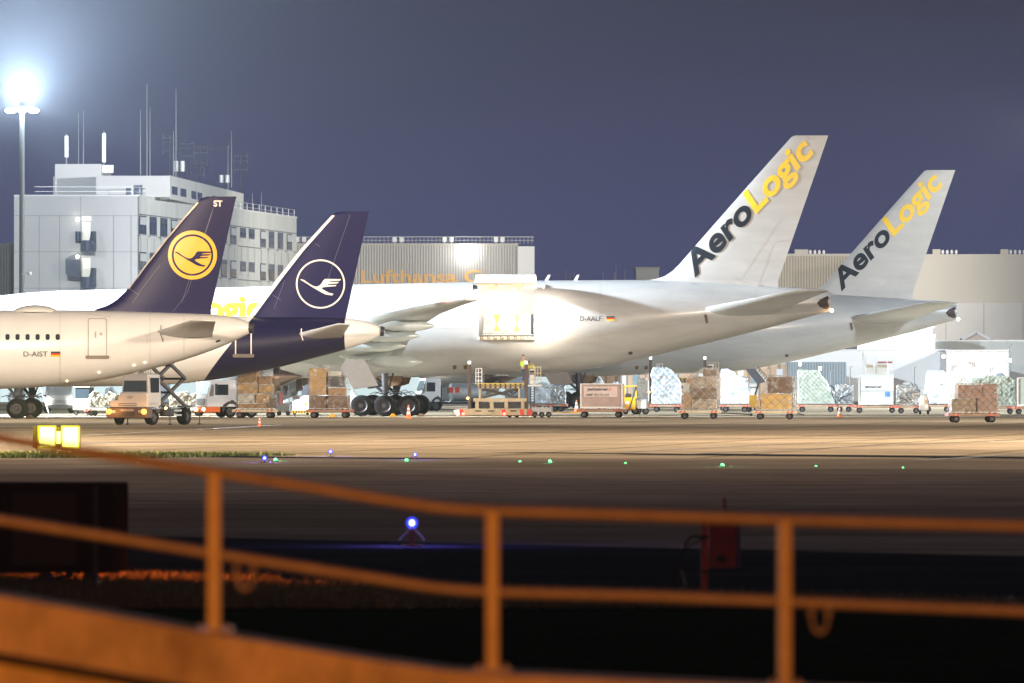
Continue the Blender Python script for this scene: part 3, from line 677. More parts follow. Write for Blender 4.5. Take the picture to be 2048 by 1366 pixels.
# ================================================================ ground
def ground_mat(name, c1, c2, c3=None, sc=.25, rough=.75, bump=.25, joints=0, stain=.5, spec=0):
    m = bpy.data.materials.new(name); m.use_nodes = True; n = m.node_tree; b = n.nodes['Principled BSDF']; b.inputs['Specular IOR Level'].default_value = spec
    tc_ = n.nodes.new('ShaderNodeTexCoord'); g = n.nodes.new('ShaderNodeNewGeometry')
    def noi(s, d=6, dist=0, vec=None, r=.6):
        q = n.nodes.new('ShaderNodeTexNoise'); q.inputs['Scale'].default_value = s; q.inputs['Detail'].default_value = d; q.inputs['Distortion'].default_value = dist; q.inputs['Roughness'].default_value = r
        n.links.new(vec or g.outputs['Position'], q.inputs['Vector']); return q
    def ramp(src, a, ca, d, cb):
        r = n.nodes.new('ShaderNodeValToRGB'); r.color_ramp.elements[0].position = a; r.color_ramp.elements[0].color = (*ca, 1); r.color_ramp.elements[1].position = d; r.color_ramp.elements[1].color = (*cb, 1); n.links.new(src, r.inputs[0]); return r
    def mul(a, b_):
        q = n.nodes.new('ShaderNodeMix'); q.data_type = 'RGBA'; q.blend_type = 'MULTIPLY'; q.inputs[0].default_value = 1; n.links.new(a, q.inputs[6]); n.links.new(b_, q.inputs[7]); return q.outputs[2]
    base = ramp(noi(sc).outputs[0], .35, c1, .65, c2).outputs[0]
    base = mul(base, ramp(noi(.035, 4, 1.5).outputs[0], .38, (1-stain*.55,)*3, .6, (1.0,)*3).outputs[0])
    mp = n.nodes.new('ShaderNodeMapping'); mp.inputs['Rotation'].default_value = (0, 0, .35); mp.inputs['Scale'].default_value = (.02, .75, 1); n.links.new(g.outputs['Position'], mp.inputs[0])
    base = mul(base, ramp(noi(1, 5, .6, mp.outputs[0]).outputs[0], .36, (1-stain*.75,)*3, .50, (1.0,)*3).outputs[0])
    if joints:
        br = n.nodes.new('ShaderNodeTexBrick'); br.offset = 0; br.inputs['Scale'].default_value = 1; br.inputs['Brick Width'].default_value = joints; br.inputs['Row Height'].default_value = joints
        br.inputs['Mortar Size'].default_value = .13; br.inputs['Color1'].default_value = (1, 1, 1, 1); br.inputs['Color2'].default_value = (.86, .86, .86, 1); br.inputs['Mortar'].default_value = (.35, .33, .32, 1)
        mp2 = n.nodes.new('ShaderNodeMapping'); mp2.inputs['Rotation'].default_value = (0, 0, .16); n.links.new(g.outputs['Position'], mp2.inputs[0]); n.links.new(mp2.outputs[0], br.inputs['Vector'])
        base = mul(base, br.outputs[0])
    n.links.new(base, b.inputs['Base Color'])
    rr = ramp(noi(.08, 4).outputs[0], .3, (rough-.12,)*3, .7, (rough+.15,)*3); n.links.new(rr.outputs[0], b.inputs['Roughness'])
    bp = n.nodes.new('ShaderNodeBump'); bp.inputs['Strength'].default_value = bump; bp.inputs['Distance'].default_value = .02
    n.links.new(noi(6, 4).outputs[0], bp.inputs['Height']); n.links.new(bp.outputs[0], b.inputs['Normal']); return m
def sheet(name, pts, z, m, kind='structure', label=None, cat=None):
    o = MB().add([(x, y, z) for x, y in pts], [tuple(range(len(pts)))]).build(name, m); tag(o, label, cat, None, kind); return o
def gp(px, py): D = G(py); return ((px-1024)*D/F, D)
concrete = ground_mat('apron_concrete', (.37, .295, .20), (.45, .37, .27), joints=7.5, stain=.6, spec=0)
asphalt = ground_mat('taxiway_asphalt', (.20, .158, .14), (.27, .215, .19), stain=.7, sc=.5, rough=.9, spec=0)
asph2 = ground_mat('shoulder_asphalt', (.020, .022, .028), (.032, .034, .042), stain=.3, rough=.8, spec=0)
soil = ground_mat('grass_soil', (.010, .013, .007), (.020, .024, .012), stain=.3, rough=.9, sc=2, spec=0)
sheet('ground', [(-650, -30), (650, -30), (650, 2400), (-650, 2400)], -.012, soil)
sheet('apron', [(-600, 288), (-19, 288), (-12, 275), (20, 268), (600, 268), (600, 2300), (-600, 2300)], -.004, concrete)
a, b = gp(-200, 1060), gp(2300, 1117)
sheet('taxiway', [(-400, a[1]), a, b, (400, b[1]), (400, 268), (20, 268), (-12, 275), (-19, 288), (-400, 288)], -.006, asphalt)
c, d = gp(-200, 1140), gp(2300, 1215)
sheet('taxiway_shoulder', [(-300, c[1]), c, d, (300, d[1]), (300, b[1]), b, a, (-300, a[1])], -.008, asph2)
mid = ground_mat('taxiway_falloff_blend', (.25, .20, .16), (.31, .255, .20), stain=.6, sc=.4, rough=.9, spec=0)  # mid tone painted in to soften the brightness drop beyond the apron
sheet('taxiway_blend_strip', [(-400, 247), (20, 240), (400, 237), (400, 268), (20, 268), (-12, 275), (-19, 288), (-400, 288)], -.003, mid)
wline = mat('worn_white_line', (.55, .52, .48), .6, var=.3, vs=.8); 
def gline(p, q, wpx, name='apron_marking', m=wline, z=.002):
    (x0, y0), (x1, y1) = gp(*p), gp(*q); dx, dy = x1-x0, y1-y0; l = math.hypot(dx, dy); nx, ny = -dy/l*wpx/2, dx/l*wpx/2
    return sheet(name, [(x0+nx, y0+ny), (x1+nx, y1+ny), (x1-nx, y1-ny), (x0-nx, y0-ny)], z, m)
gline((165, 871), (560, 850), .35); gline((1100, 853), (2300, 846), .3)
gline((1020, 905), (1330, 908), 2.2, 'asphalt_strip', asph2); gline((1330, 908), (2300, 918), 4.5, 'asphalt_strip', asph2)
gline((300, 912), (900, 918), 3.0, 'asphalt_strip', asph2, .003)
jm = mat('dark_joint_sealant', (.05, .045, .04), .8, var=.1)
for p, q, w_ in (((1380, 908), (2300, 868), .35), ((1240, 905), (1900, 872), .25), ((1830, 921), (2300, 893), .4), ((1700, 872), (1980, 868), .5), ((-200, 889), (520, 884), .9), ((150, 868), (700, 872), .5), ((900, 893), (1800, 897), .35), ((1050, 880), (1500, 876), .3), ((600, 862), (1300, 858), .25)):
    gline(p, q, w_, 'slab_joint', jm, .004)
# grass
def grass(name, spots, hgt, m, seed, wd=.02):
    rnd = random.Random(seed); b = MB()
    for x, y in spots:
        a = rnd.random()*PI; h = hgt*(.4+.8*rnd.random()); dx, dy = math.cos(a)*wd, math.sin(a)*wd; lx, ly = rnd.uniform(-.4, .4)*h, rnd.uniform(-.4, .4)*h
        b.add([(x-dx, y-dy, -.01), (x+dx, y+dy, -.01), (x+lx, y+ly, h)], [(0, 1, 2)])
    o = b.build(name, m); return tag(o, None, None, None, 'stuff')
gm = mat('grass_blades', (.22, .28, .05), .8, var=.4, vs=3); gm2 = mat('dry_grass_blades', (.17, .15, .06), .8, var=.4, vs=3)
rnd = random.Random(4)
sp = []
while len(sp) < 9000:
    px = rnd.uniform(-60, 640); py = rnd.uniform(907, 918); 
    if py > 916-(max(0, px-300)/340)*6: continue
    if py < 908+(max(0, px-200)/440)*3: continue
    sp.append(gp(px, py))
tag(grass('grass_strip', sp, .13, gm, 1, .025), 'strip of bright green grass under the lit yellow sign', 'grass')
sp = []
while len(sp) < 26000:
    px = rnd.uniform(-80, 2130); py = rnd.uniform(1150, 1215); ed = 1150+(px/2048)*52
    if py < ed: continue
    sp.append(gp(px, py))
for _ in range(9000): sp.append(gp(rnd.uniform(-60, 560), rnd.uniform(1150, 1185)))
tag(grass('grass_verge', sp, .09, gm2, 2, .012), 'dark rough grass in front of the taxiway shoulder', 'grass')

# ================================================================ buildings
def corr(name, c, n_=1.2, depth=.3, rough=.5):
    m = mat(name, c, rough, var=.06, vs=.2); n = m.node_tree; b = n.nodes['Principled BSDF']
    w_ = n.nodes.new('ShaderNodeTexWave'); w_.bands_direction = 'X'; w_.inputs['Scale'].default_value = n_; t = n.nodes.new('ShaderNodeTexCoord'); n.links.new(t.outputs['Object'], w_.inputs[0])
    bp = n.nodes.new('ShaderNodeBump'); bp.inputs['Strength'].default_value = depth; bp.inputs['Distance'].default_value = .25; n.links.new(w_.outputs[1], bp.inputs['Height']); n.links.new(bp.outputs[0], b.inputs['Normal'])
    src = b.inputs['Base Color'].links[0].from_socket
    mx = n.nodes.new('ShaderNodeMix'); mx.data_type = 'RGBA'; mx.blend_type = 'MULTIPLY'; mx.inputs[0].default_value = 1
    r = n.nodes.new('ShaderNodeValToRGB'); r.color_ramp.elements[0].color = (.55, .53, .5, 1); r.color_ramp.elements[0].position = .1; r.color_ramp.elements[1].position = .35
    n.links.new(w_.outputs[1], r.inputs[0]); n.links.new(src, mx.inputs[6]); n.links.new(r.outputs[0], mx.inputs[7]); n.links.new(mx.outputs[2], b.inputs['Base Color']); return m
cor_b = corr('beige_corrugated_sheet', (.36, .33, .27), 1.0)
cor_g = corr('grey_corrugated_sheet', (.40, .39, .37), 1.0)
panel = mat('grey_wall_panel', (.46, .46, .46), .6, var=.07, vs=.15)
panelw = mat('weathered_pale_panel', (.66, .69, .66), .55, var=.10, vs=.5, stretch=(1, 1, .15))
wallw = mat('white_wall', (.75, .76, .76), .6, var=.03, vs=.1)
plain = mat('beige_wall', (.40, .38, .34), .6, var=.05, vs=.1)
joint = mat('wall_joint', (.16, .17, .20), .6, var=0)
winf = mat('window_frame', (.05, .07, .12), .4, var=.1); wing_ = mat('window_glass', (.07, .10, .18), .1, var=.4, vs=1.5); blind = mat('window_blind', (.6, .64, .66), .6, var=.1)
bl = thing('office_building', 'pale grey office block crowded with roof antennas, windows in two rows', 'building')
D0 = 830; D1 = 950
X0 = P(28, 0, D0).x; X1 = P(275, 0, D0).x; X2 = P(592, 0, D1).x; ZT = P(0, 392, D0).z
nrm = Vector((X2-X1, D1-D0, 0)).normalized(); out = Vector((nrm.y, -nrm.x, 0))
MB().add([(X0, D0, 0), (X1, D0, 0), (X2, D1, 0), (X0, D1+20, 0), (X0, D0, ZT), (X1, D0, ZT), (X2, D1, ZT), (X0, D1+20, ZT)],
         [(0, 1, 5, 4), (1, 2, 6, 5), (2, 3, 7, 6), (3, 0, 4, 7), (4, 5, 6, 7)]).build('wall', [panel], bl)
# side facade facing the apron, as its own cladding slab standing 6 cm proud
def S(px, py, off=.0):       # point on the side facade under the pixel
    u = (px-1024)/F; a = Vector((X1, D0, 0)); t = (u*a.y-a.x)/(nrm.x-u*nrm.y); p = a+nrm*t; return Vector((p.x, p.y, H+(HY-py)*p.y/F))+out*off
v = [S(276, 393, .06), S(592, 436, .06), S(592, 600, .06), S(276, 600, .06)]
v = [Vector((q.x, q.y, ZT if i < 2 else 0)) for i, q in enumerate(v)]
MB().add(v, [(0, 1, 2, 3)]).build('side_cladding', [panelw], bl)
jt = MB()
def srect(b, x0, x1, z0, z1, off):
    p = [S(x0, 0, off), S(x1, 0, off)]; b.add([(p[0].x, p[0].y, z0), (p[1].x, p[1].y, z0), (p[1].x, p[1].y, z1), (p[0].x, p[0].y, z1)], [(0, 1, 2, 3)])
zt1 = P(0, 430, D0).z; zb1 = P(0, 468, D0).z; zt2 = P(0, 503, D0).z; zb2 = P(0, 541, D0).z
for i in range(24): x = 280+13.4*i; srect(jt, x, x+.5, zb1-3.0 if i % 2 else zb2-3, zb1-.1, .08)
for z in (zt1+.1, zb1-.12, zb2-.12): srect(jt, 276, 592, z-.05, z+.05, .08)
jt.build('side_joint', joint, bl)
wins = [276.5, 297.5, 319, 340, 361, 381, 400, 420, 440, 459, 478.5, 496, 519, 536, 554, 572]
for row, (z0, z1) in enumerate(((zb1, zt1), (zb2, zt2))):
    for i, x in enumerate(wins):
        wd = 14.5-4*i/15
        if i in (10, 11): za, zb = z0+(z1-z0)*.42, z1
        else: za, zb = z0, z1
        f = MB(); srect(f, x, x+wd, za, zb, .10); wf = f.build('window', winf, bl)
        p = MB()
        for k in range(4): srect(p, x+wd*(.07+.235*k), x+wd*(.07+.235*k+.16), za+.15, zb-.5, .13)
        p.build('pane', wing_, wf)
        if (i*7+row*3) % 3 == 0:
            p = MB(); srect(p, x+wd*.07, x+wd*.95, zb-.9, zb-.15, .14); p.build('blind', blind, wf)
        p = MB(); srect(p, x-1, x+wd+1, za-.28, za-.12, .2); p.build('sill', wallw, wf)
fj = MB()
def frect(b, x0, x1, y0, y1, off=.04, D=D0):
    a_, c_ = P(x0, y0, D), P(x1, y1, D); b.add([(a_.x, D-off, a_.z), (c_.x, D-off, a_.z), (c_.x, D-off, c_.z), (a_.x, D-off, c_.z)], [(0, 1, 2, 3)])
for y in (431, 503, 576): frect(fj, 28, 275, y, y+.8)
for x in (78, 119, 161, 227, 262): frect(fj, x, x+.8, 431 if x != 161 else 393, 610)
fj.build('front_joint', joint, bl)
# escape doors and spiral stair on the front
litd = mat('lit_doorway', (.8, .8, .7), var=.1, emit=(1, .93, .75), es=.3)
for (y0, y1) in ((444, 481), (516, 554)):
    d_ = MB(); frect(d_, 165, 181, y0, y1, .1); d_.build('lit_door', litd, bl)
d_ = MB(); frect(d_, 164, 183, 432, 441, .1); d_.build('lit_transom', litd, bl)
st = MB(); steel = mat('blue_grey_steel', (.06, .08, .13), .5, .2, var=.1)
def fx(px, D=D0): return P(px, 0, D).x
def fz(py, D=D0): return P(0, py, D).z
def curvewall(px0, px1, ya, yb, n=14, dep=1.6):
    a_, c_ = fx(px0), fx(px1); cx = (a_+c_)/2; r_ = (c_-a_)/2; vs = []; fs = []
    for i in range(n+1):
        t = PI*i/n; vs += [(cx-r_*math.cos(t), D0-.3-dep*math.sin(t), fz(ya(i/n))), (cx-r_*math.cos(t), D0-.3-dep*math.sin(t), fz(yb(i/n)))]
    for i in range(n): fs.append((2*i, 2*i+1, 2*i+3, 2*i+2))
    st.add(vs, fs)
curvewall(151, 163, lambda f: 463, lambda f: 486, dep=.6)
for y in (0, 73):
    curvewall(161, 193, lambda f: (463+y) if (f < .12 or f > .62) else 481+y, lambda f: 502+y, dep=1.7)
    for k in range(9):
        st.box(fx(163), fx(191), D0-1.9, D0-.4, fz(484+y+k*3.2), fz(483+y+k*3.2))
for k in range(16):
    t = k/15; st.box(fx(132+t*4), fx(162), D0-2.0, D0-.3, fz(521+k*2.6), fz(520.2+k*2.6))
    x = fx(133+28*t); st.bar((x, D0-1.5-.8*math.sin(PI*t), fz(548+14*t)), (x, D0-1.5-.8*math.sin(PI*t), fz(505+14*abs(t-.9))), .05)
st.build('spiral_stair', steel, bl)
for y in (439, 513):
    MB().ball(P(155, y, D0-.5), .20, 8).build('wall_lamp', mat('lit_wall_lamp', (1, 1, 1), var=0, emit=(1, .93, .78), es=7), bl); p = P(155, y, D0-1.2); light('wall_lamp', 'POINT', p, 6, (1, .9, .7), .15)
# roof plant rooms
def rbox(name, px0, px1, py0, py1, D, dep, m, parent): a_, c_ = P(px0, py0, D), P(px1, py1, D); return MB().box(a_.x, c_.x, D, D+dep, c_.z, a_.z).build(name, m, parent)
rbox('roof_hut', 110, 203, 328, 394, D0+14, 20, panel, bl); rbox('roof_hut', 106, 112, 353, 394, D0+15, 15, plain, bl)
rbox('roof_hut', 192, 340, 351.5, 394, D0+9, 12, panel, bl)
a_ = P(340, 351, D0+9); c_ = P(487, 374, 925); zb = ZT-.1
MB().add([(a_.x, a_.y, zb), (c_.x, c_.y, zb), (c_.x, c_.y, a_.z), (a_.x, a_.y, a_.z), (a_.x-3, a_.y+12, zb), (c_.x-3, c_.y+12, zb), (c_.x-3, c_.y+12, a_.z), (a_.x-3, a_.y+12, a_.z)],
         [(0, 1, 2, 3), (4, 5, 6, 7), (3, 2, 6, 7), (1, 5, 6, 2), (0, 4, 7, 3)]).build('roof_hut', panelw, bl)
hut = MB()
for x0, x1, y0, y1 in ((252, 262, 376, 391), (268, 285, 370, 391)): hut = MB(); frect(hut, x0, x1, y0, y1, .05, D0+9); hut.build('plant_room_door', steel, bl)
for f0, f1 in ((.02, .09), (.13, .2), (.27, .33), (.35, .41), (.55, .62), (.7, .78)):
    q0 = Vector(a_).lerp(c_, f0); q1 = Vector(a_).lerp(c_, f1); hut = MB(); hut.add([(q0.x+.05, q0.y-.05, ZT+.4), (q1.x+.05, q1.y-.05, ZT+.4), (q1.x+.05, q1.y-.05, ZT+1.2), (q0.x+.05, q0.y-.05, ZT+1.2)], [(0, 1, 2, 3)]); hut.build('plant_room_window', wing_, bl)
rl = MB()
for k in (.45, .9):
    rl.bar((X1-.5, D0+.3, ZT+k), (X2-.2, D1, ZT+k), .06); rl.bar((X0+2, D0+.3, ZT+k), (X1-.5, D0+.3, ZT+k), .04)
for i in range(26): q = Vector((X1-.5, D0+.3, ZT)).lerp(Vector((X2-.2, D1, ZT)), i/25); rl.bar(q, q+Vector((0, 0, .95)), .05)
rl.build('roof_railing', lgrey, bl)
cp = MB(); cp.bar((X1, D0-.1, ZT+.05), (X2, D1-.1, ZT+.05), .3, .18); cp.bar((X0, D0-.02, ZT+.05), (X1, D0-.02, ZT+.05), .2, .12); cp.build('parapet_coping', wallw, bl)
# antennas: (x, top, foot, kind)
AN = [(133, 268, 335, 'panel'), (157, 226, 391, 'whip'), (167, 222, 328, 'whip'), (208, 262, 352, 'panel'), (281, 220, 349, 'whip'), (294, 168, 352, 'whip'), (300, 214, 394, 'whip'),
      (340, 270, 352, 'lattice'), (347, 262, 352, 'whip'), (352, 178, 355, 'whip'), (374, 282, 360, 'yagi'), (402, 286, 394, 'yagi'), (427, 288, 394, 'cross'), (395, 322, 394, 'yagi'), (456, 290, 394, 'whip'),
      (463, 262, 375, 'whip'), (482, 306, 394, 'yagi'), (505, 386, 425, 'whip'), (523, 384, 427, 'whip'), (213, 330, 352, 'box'), (358, 322, 352, 'drum'), (448, 350, 372, 'drum')]
LB = {'whip': 'thin whip antenna mast', 'panel': 'upright panel antenna on a roof pole', 'lattice': 'short lattice antenna mast', 'yagi': 'pole antenna with side arms', 'cross': 'tall pole with one crossbar antenna', 'box': 'white equipment cabinet on the plant room roof', 'drum': 'pair of pale drum antennas on the roof'}
uniq = ['left of all, beside the floodlight pole', 'rising from the front parapet', 'behind the front hut', 'above the cabinet', 'left of the tallest mast', 'tallest of the left cluster', 'standing on the roof edge', 'at the middle cluster', 'beside the lattice mast',
        'tallest right of the lattice mast', 'first right of the tall mast', 'second right of the tall mast', 'alone with its wide crossbar', 'lowest on the roof edge', 'just left of the fin tip', 'tallest above the navy fin tip', 'at the far corner of the plant room', 'first on the lower roof', 'farthest on the lower roof', 'beside the wide front hut', 'near the tallest right mast', 'near the fin tip']
for i, (x, yt, yb, k) in enumerate(AN):
    D = 846+(max(0, x-340))*.55; tp = P(x, yt, D); bt = P(x, yb, D); zb_ = min(bt.z, P(x, 349, D0+9).z) if yb < 380 else ZT
    zb_ = bt.z
    t = thing('roof_antenna', (LB[k]+', '+uniq[i]), 'antenna', (tp.x, D, zb_), 0, 'antennas on the office roof'); h_ = tp.z-zb_
    if k == 'whip': MB().cyl((0, 0, 0), (0, 0, h_*.6), .055, .04, 6).cyl((0, 0, h_*.6), (0, 0, h_), .035, .02, 6).build('mast', grey, t)
    elif k == 'panel':
        MB().cyl((0, 0, 0), (0, 0, h_), .07, .06, 6).build('mast', grey, t); MB().box(-.2, .2, -.2, 0, h_*.3, h_*.95).build('panel', lgrey, t, bevel=.05)
    elif k == 'box': MB().box(-.7, .7, -.4, .4, .3, h_).build('cabinet', lgrey, t, bevel=.04); MB().bar((-.5, 0, 0), (-.5, 0, .3), .1).bar((.5, 0, 0), (.5, 0, .3), .1).build('foot', dark, t)
    elif k == 'drum': MB().cyl((-.3, 0, h_*.3), (-.3, 0, h_), .25, n=12).cyl((.35, 0, h_*.3), (.35, 0, h_), .25, n=12).build('drum', lgrey, t); MB().cyl((0, 0, 0), (0, 0, h_), .06, n=6).build('mast', dark, t)
    else:
        MB().cyl((0, 0, 0), (0, 0, h_), .06, .05, 6).build('mast', dark, t); a2 = MB(); w2 = 1.6 if k == 'cross' else .7
        for q in ((.92,) if k == 'cross' else (.62, .82, .93)):
            a2.bar((-w2, 0, h_*q), (w2, 0, h_*q), .05)
            for s_ in (-w2, w2): a2.bar((s_, 0, h_*q-.35), (s_, 0, h_*q+.35), .04)
        a2.build('aerial_arms', dark, t)
# hangars
def hangar(name, label, px0, px1, py, D, dep, m, parts=None):
    a_, c_ = P(px0, py, D), P(px1, py, D); t = thing(name, label, 'hangar', ((a_.x+c_.x)/2, D, 0)); hw = (c_.x-a_.x)/2
    MB().box(-hw, hw, 0, dep, 0, a_.z).build('wall', m, t); MB().box(-hw-.1, hw+.1, -.12, dep, a_.z+.003, a_.z+.25).build('roof_edge', plain, t); return t, hw, a_.z
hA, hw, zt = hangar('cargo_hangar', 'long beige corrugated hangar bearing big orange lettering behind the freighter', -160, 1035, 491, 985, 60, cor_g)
scl = 985/F
def hx(px): return (px-1024)*scl-hA.location.x
MB().box(hx(1035)+.01, hx(1069), -.5, 58, 0, zt-.1).build('stair_tower', wallw, hA)
vs, fs = text_on('Lufthansa Cargo', (hx(722), H+(HY-566)*scl), ((1054-722)*scl, 0), (0, 26*scl), .02)
MB().add([(x, -.18, z) for x, z in vs], fs).build('roof_lettering', mat('orange_sign_letters', (.66, .36, .09), .5, var=.1), hA)
r_ = MB(); r_.bar((hx(592), .3, zt+1.0), (hx(1068), .3, zt+1.0), .07); r_.bar((hx(592), .3, zt+.6), (hx(1068), .3, zt+.6), .05)
for i in range(60): x = hx(592+8*i); r_.bar((x, .3, zt+.2), (x, .3, zt+1.0), .05)
r_.build('roof_railing', grey, hA)
for i, x in enumerate((594, 608, 789, 803, 889, 903, 992, 1005)):
    q = MB().box(-.25, .25, -.2, .2, .1, .7).bar((0, 0, -.2), (0, 0, .2), .1).build('roof_floodlight', wallw, hA, loc=(hx(x), .2, zt+.3), bevel=.05)
q = MB().ball((hx(932), -1.0, H+(HY-506)*scl), .30, 10).build('wall_floodlight', mat('lit_flood', (1, 1, 1), var=0, emit=(1, 1, .98), es=120), hA, smooth=True)
light('hangar_floodlight', 'POINT', P(932, 508, 985-2.6), 380, (1, .99, .95), .4)
# far pieces
hB, hw, zt = hangar('grey_plant_building', 'small dark grey roof block between the freighter tail and the beige hangar', 1272, 1318, 538, 1100, 12, panel)
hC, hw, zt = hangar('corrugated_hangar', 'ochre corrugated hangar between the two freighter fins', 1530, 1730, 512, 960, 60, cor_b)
hD, hw, zt = hangar('smooth_hangar', 'large plain taupe hangar at the edge behind the farther freighter', 1745, 2300, 513, 930, 60, plain)
s_ = 930/F; MB().box(-hw, hw, -1.2, -.01, 0, H+(HY-606)*s_).build('lower_wall', panel, hD)
for x in (1890, 1966, 2044): jj = MB(); xx = (x-1024)*s_-hD.location.x; jj.box(xx, xx+.06, -1.24, -1.2, 2, H+(HY-606)*s_); jj.build('wall_joint', joint, hD)
for t_, D_, xs in ((hC, 960, (1590, 1635)), (hD, 930, (1866, 1900)), (hD, 930, (2002, 2036))):
    s2 = D_/F; z2 = H+(HY-512)*s2
    MB().box((xs[0]-1024)*s2-t_.location.x, (xs[1]-18-1024)*s2-t_.location.x, 1, 4, z2+.2, z2+.75).build('roof_vent', plain, t_)
    for k in range(4): MB().ball(((xs[1]-14+k*9-1024)*s2-t_.location.x, .5, z2+.45), .16, 8, 1.6).build('roof_floodlight', wallw, t_)
# low white terminal and sheds at the right
def block(name, label, px0, px1, py, D, dep, m, cat='building'):
    a_, c_ = P(px0, py, D), P(px1, py, D); t = thing(name, label, cat, ((a_.x+c_.x)/2, D, 0)); hw = (c_.x-a_.x)/2
    MB().box(-hw, hw, 0, dep, 0, a_.z).build('wall', m, t); MB().box(-hw-.1, hw+.1, -.1, dep+.1, a_.z+.003, a_.z+.15).build('roof_edge', alu, t); return t, hw, a_.z
b1, hw1, z1_ = block('white_terminal', 'long low white terminal with a thin blue roof line behind the pallets', 1420, 1892, 702, 760, 30, wallw)
b2, hw2, z2_ = block('bright_shed', 'brightest white corrugated shed beside the low terminal', 1893, 2019, 703, 748, 20, corr('white_corrugated_sheet', (.8, .8, .8), 2.0, .2))
b3, hw3, z3_ = block('grey_shed', 'pale grey shed with a vertical joint at the far edge', 1870, 2300, 683, 800, 30, panelw)
b4, hw4, z4_ = block('white_annexe', 'bright white two-storey annexe with a balustrade on its roof', 1715, 1870, 672, 790, 25, wallw)
s_ = 790/F; q = MB()
for i in range(34): x = -hw4+.3+i*(2*hw4-.6)/33; q.bar((x, .2, z4_+.1), (x, .2, z4_+.75), .08)
q.bar((-hw4, .2, z4_+.8), (hw4, .2, z4_+.8), .08); q.build('balustrade', lgrey, b4)
gb = thing('gabled_hut', 'small pale hut with a pointed gable roof above the grey shed', 'hut', P(1952, 683, 802)); s_ = 802/F
MB().prism([(-26*s_, 0), (26*s_, 0), (26*s_, 2*s_), (0, 15*s_), (-26*s_, 2*s_)], 0, 6).build('wall', mat('pinkish_wall', (.6, .5, .42), .6, var=.1), gb); gb.location.z = z3_+.16
MB().bar((0, -.3, 16*s_), (28*s_, -.3, 1*s_), .1, .25).bar((0, -.3, 16*s_), (-28*s_, -.3, 1*s_), .1, .25).build('roof_edge', wallw, gb)
# warehouse row behind the aircraft (seen only between bellies and the apron)
b5, hw5, z5_ = block('long_warehouse', 'long pale grey-green warehouse with dark gates seen under the aircraft bellies', -200, 1180, 716, 745, 30, mat('grey_green_wall', (.46, .52, .49), .6, var=.05, vs=.1))
s_ = 745/F
g_ = MB()
for x0, x1 in ((603, 636), (1010, 1062), (300, 340), (-60, 0)):
    MB().box((x0-1024)*s_-b5.location.x, (x1-1024)*s_-b5.location.x, -.08, -.01, 0, H+(HY-762)*s_+2.6).build('gate', mat('dark_gate', (.05, .07, .09), .4), b5)
MB().box(-hw5, hw5, -.5, -.02, H+(HY-744)*s_, H+(HY-741)*s_).build('wall_band', alu, b5)
b6, hw6, z6_ = block('striped_warehouse', 'warehouse with orange and grey vertical panels behind the brown pallets', 1181, 1610, 728, 752, 25, corr('orange_striped_sheet', (.60, .42, .28), .35, .1))
pn = MB(); s_ = 752/F
for i in range(16):
    x = -hw6+.3+i*1.15
    MB().box(x, x+.55, -.06, -.01, 0, 2.9).build('wall_panel', [mat('teal_panel', (.25, .34, .38), .4, var=.2), wallw, mat('salmon_panel', (.6, .40, .27), .6, var=.1)][(i*5) % 3], b6)
MB().box((1574-1024)*s_-b6.location.x, (1690-1024)*s_-b6.location.x, -3, -.2, 0, H+(HY-724)*s_).build('glazed_bay', corr('blue_grey_glazing', (.22, .28, .32), 1.3, .3), b6)
# floodlight mast in the frame
Dm = 640; mp = P(44, 0, Dm); zt = P(0, 218, Dm).z
fm = thing('floodlight_mast', 'tall pale round floodlight mast with a glaring white lamp head', 'light mast', (mp.x, Dm, 0))
MB().cyl((0, 0, 0), (0, 0, zt), .24, .18, 20).build('mast', mat('dull_mast_paint', (.16, .18, .19), .6, var=.1), fm, smooth=True)
hd = MB()
for k in range(8): a_ = 2*PI*k/8; hd.bar((0, 0, zt+.1), (1.0*math.cos(a_), 1.0*math.sin(a_), zt+.1), .08)
hd.cyl((0, 0, zt+.12), (0, 0, zt+.20), .50, n=24).cyl((0, 0, zt-.3), (0, 0, zt+.1), .32, n=12); hd.build('lamp_ring_shade', dark, fm)  # disc added to keep the lamp's own light off the pole
for k in range(8):
    a_ = 2*PI*k/8; c_, s__ = math.cos(a_), math.sin(a_)
    MB().box(-.2, .2, -.2, .2, -.02, .1).build('lamp_housing', dark, fm, loc=(1.0*c_, 1.0*s__, zt+.0)); MB().ball((1.02*c_, 1.02*s__, zt-.12), .24, 10, .7).build('lamp_lens_glow', mat('lit_mast_lamp', (1, 1, 1), var=0, emit=(.85, .95, 1), es=150), fm, smooth=True)
MB().bar((0, -.3, H+(HY-548)*Dm/F), (.5, -.5, H+(HY-545)*Dm/F), .06).ball((.6, -.5, H+(HY-547)*Dm/F), .16, 8).build('camera_bracket', wallw, fm)
light('mast_floodlight', 'POINT', (mp.x, Dm, zt+.50), 650e3, (.78, .90, 1), .12)
light('mast_floodlight', 'SPOT', (mp.x, Dm, zt+.40), 5600e3, (.74, .86, 1), .12, (0, 60, 235), 64, 1)
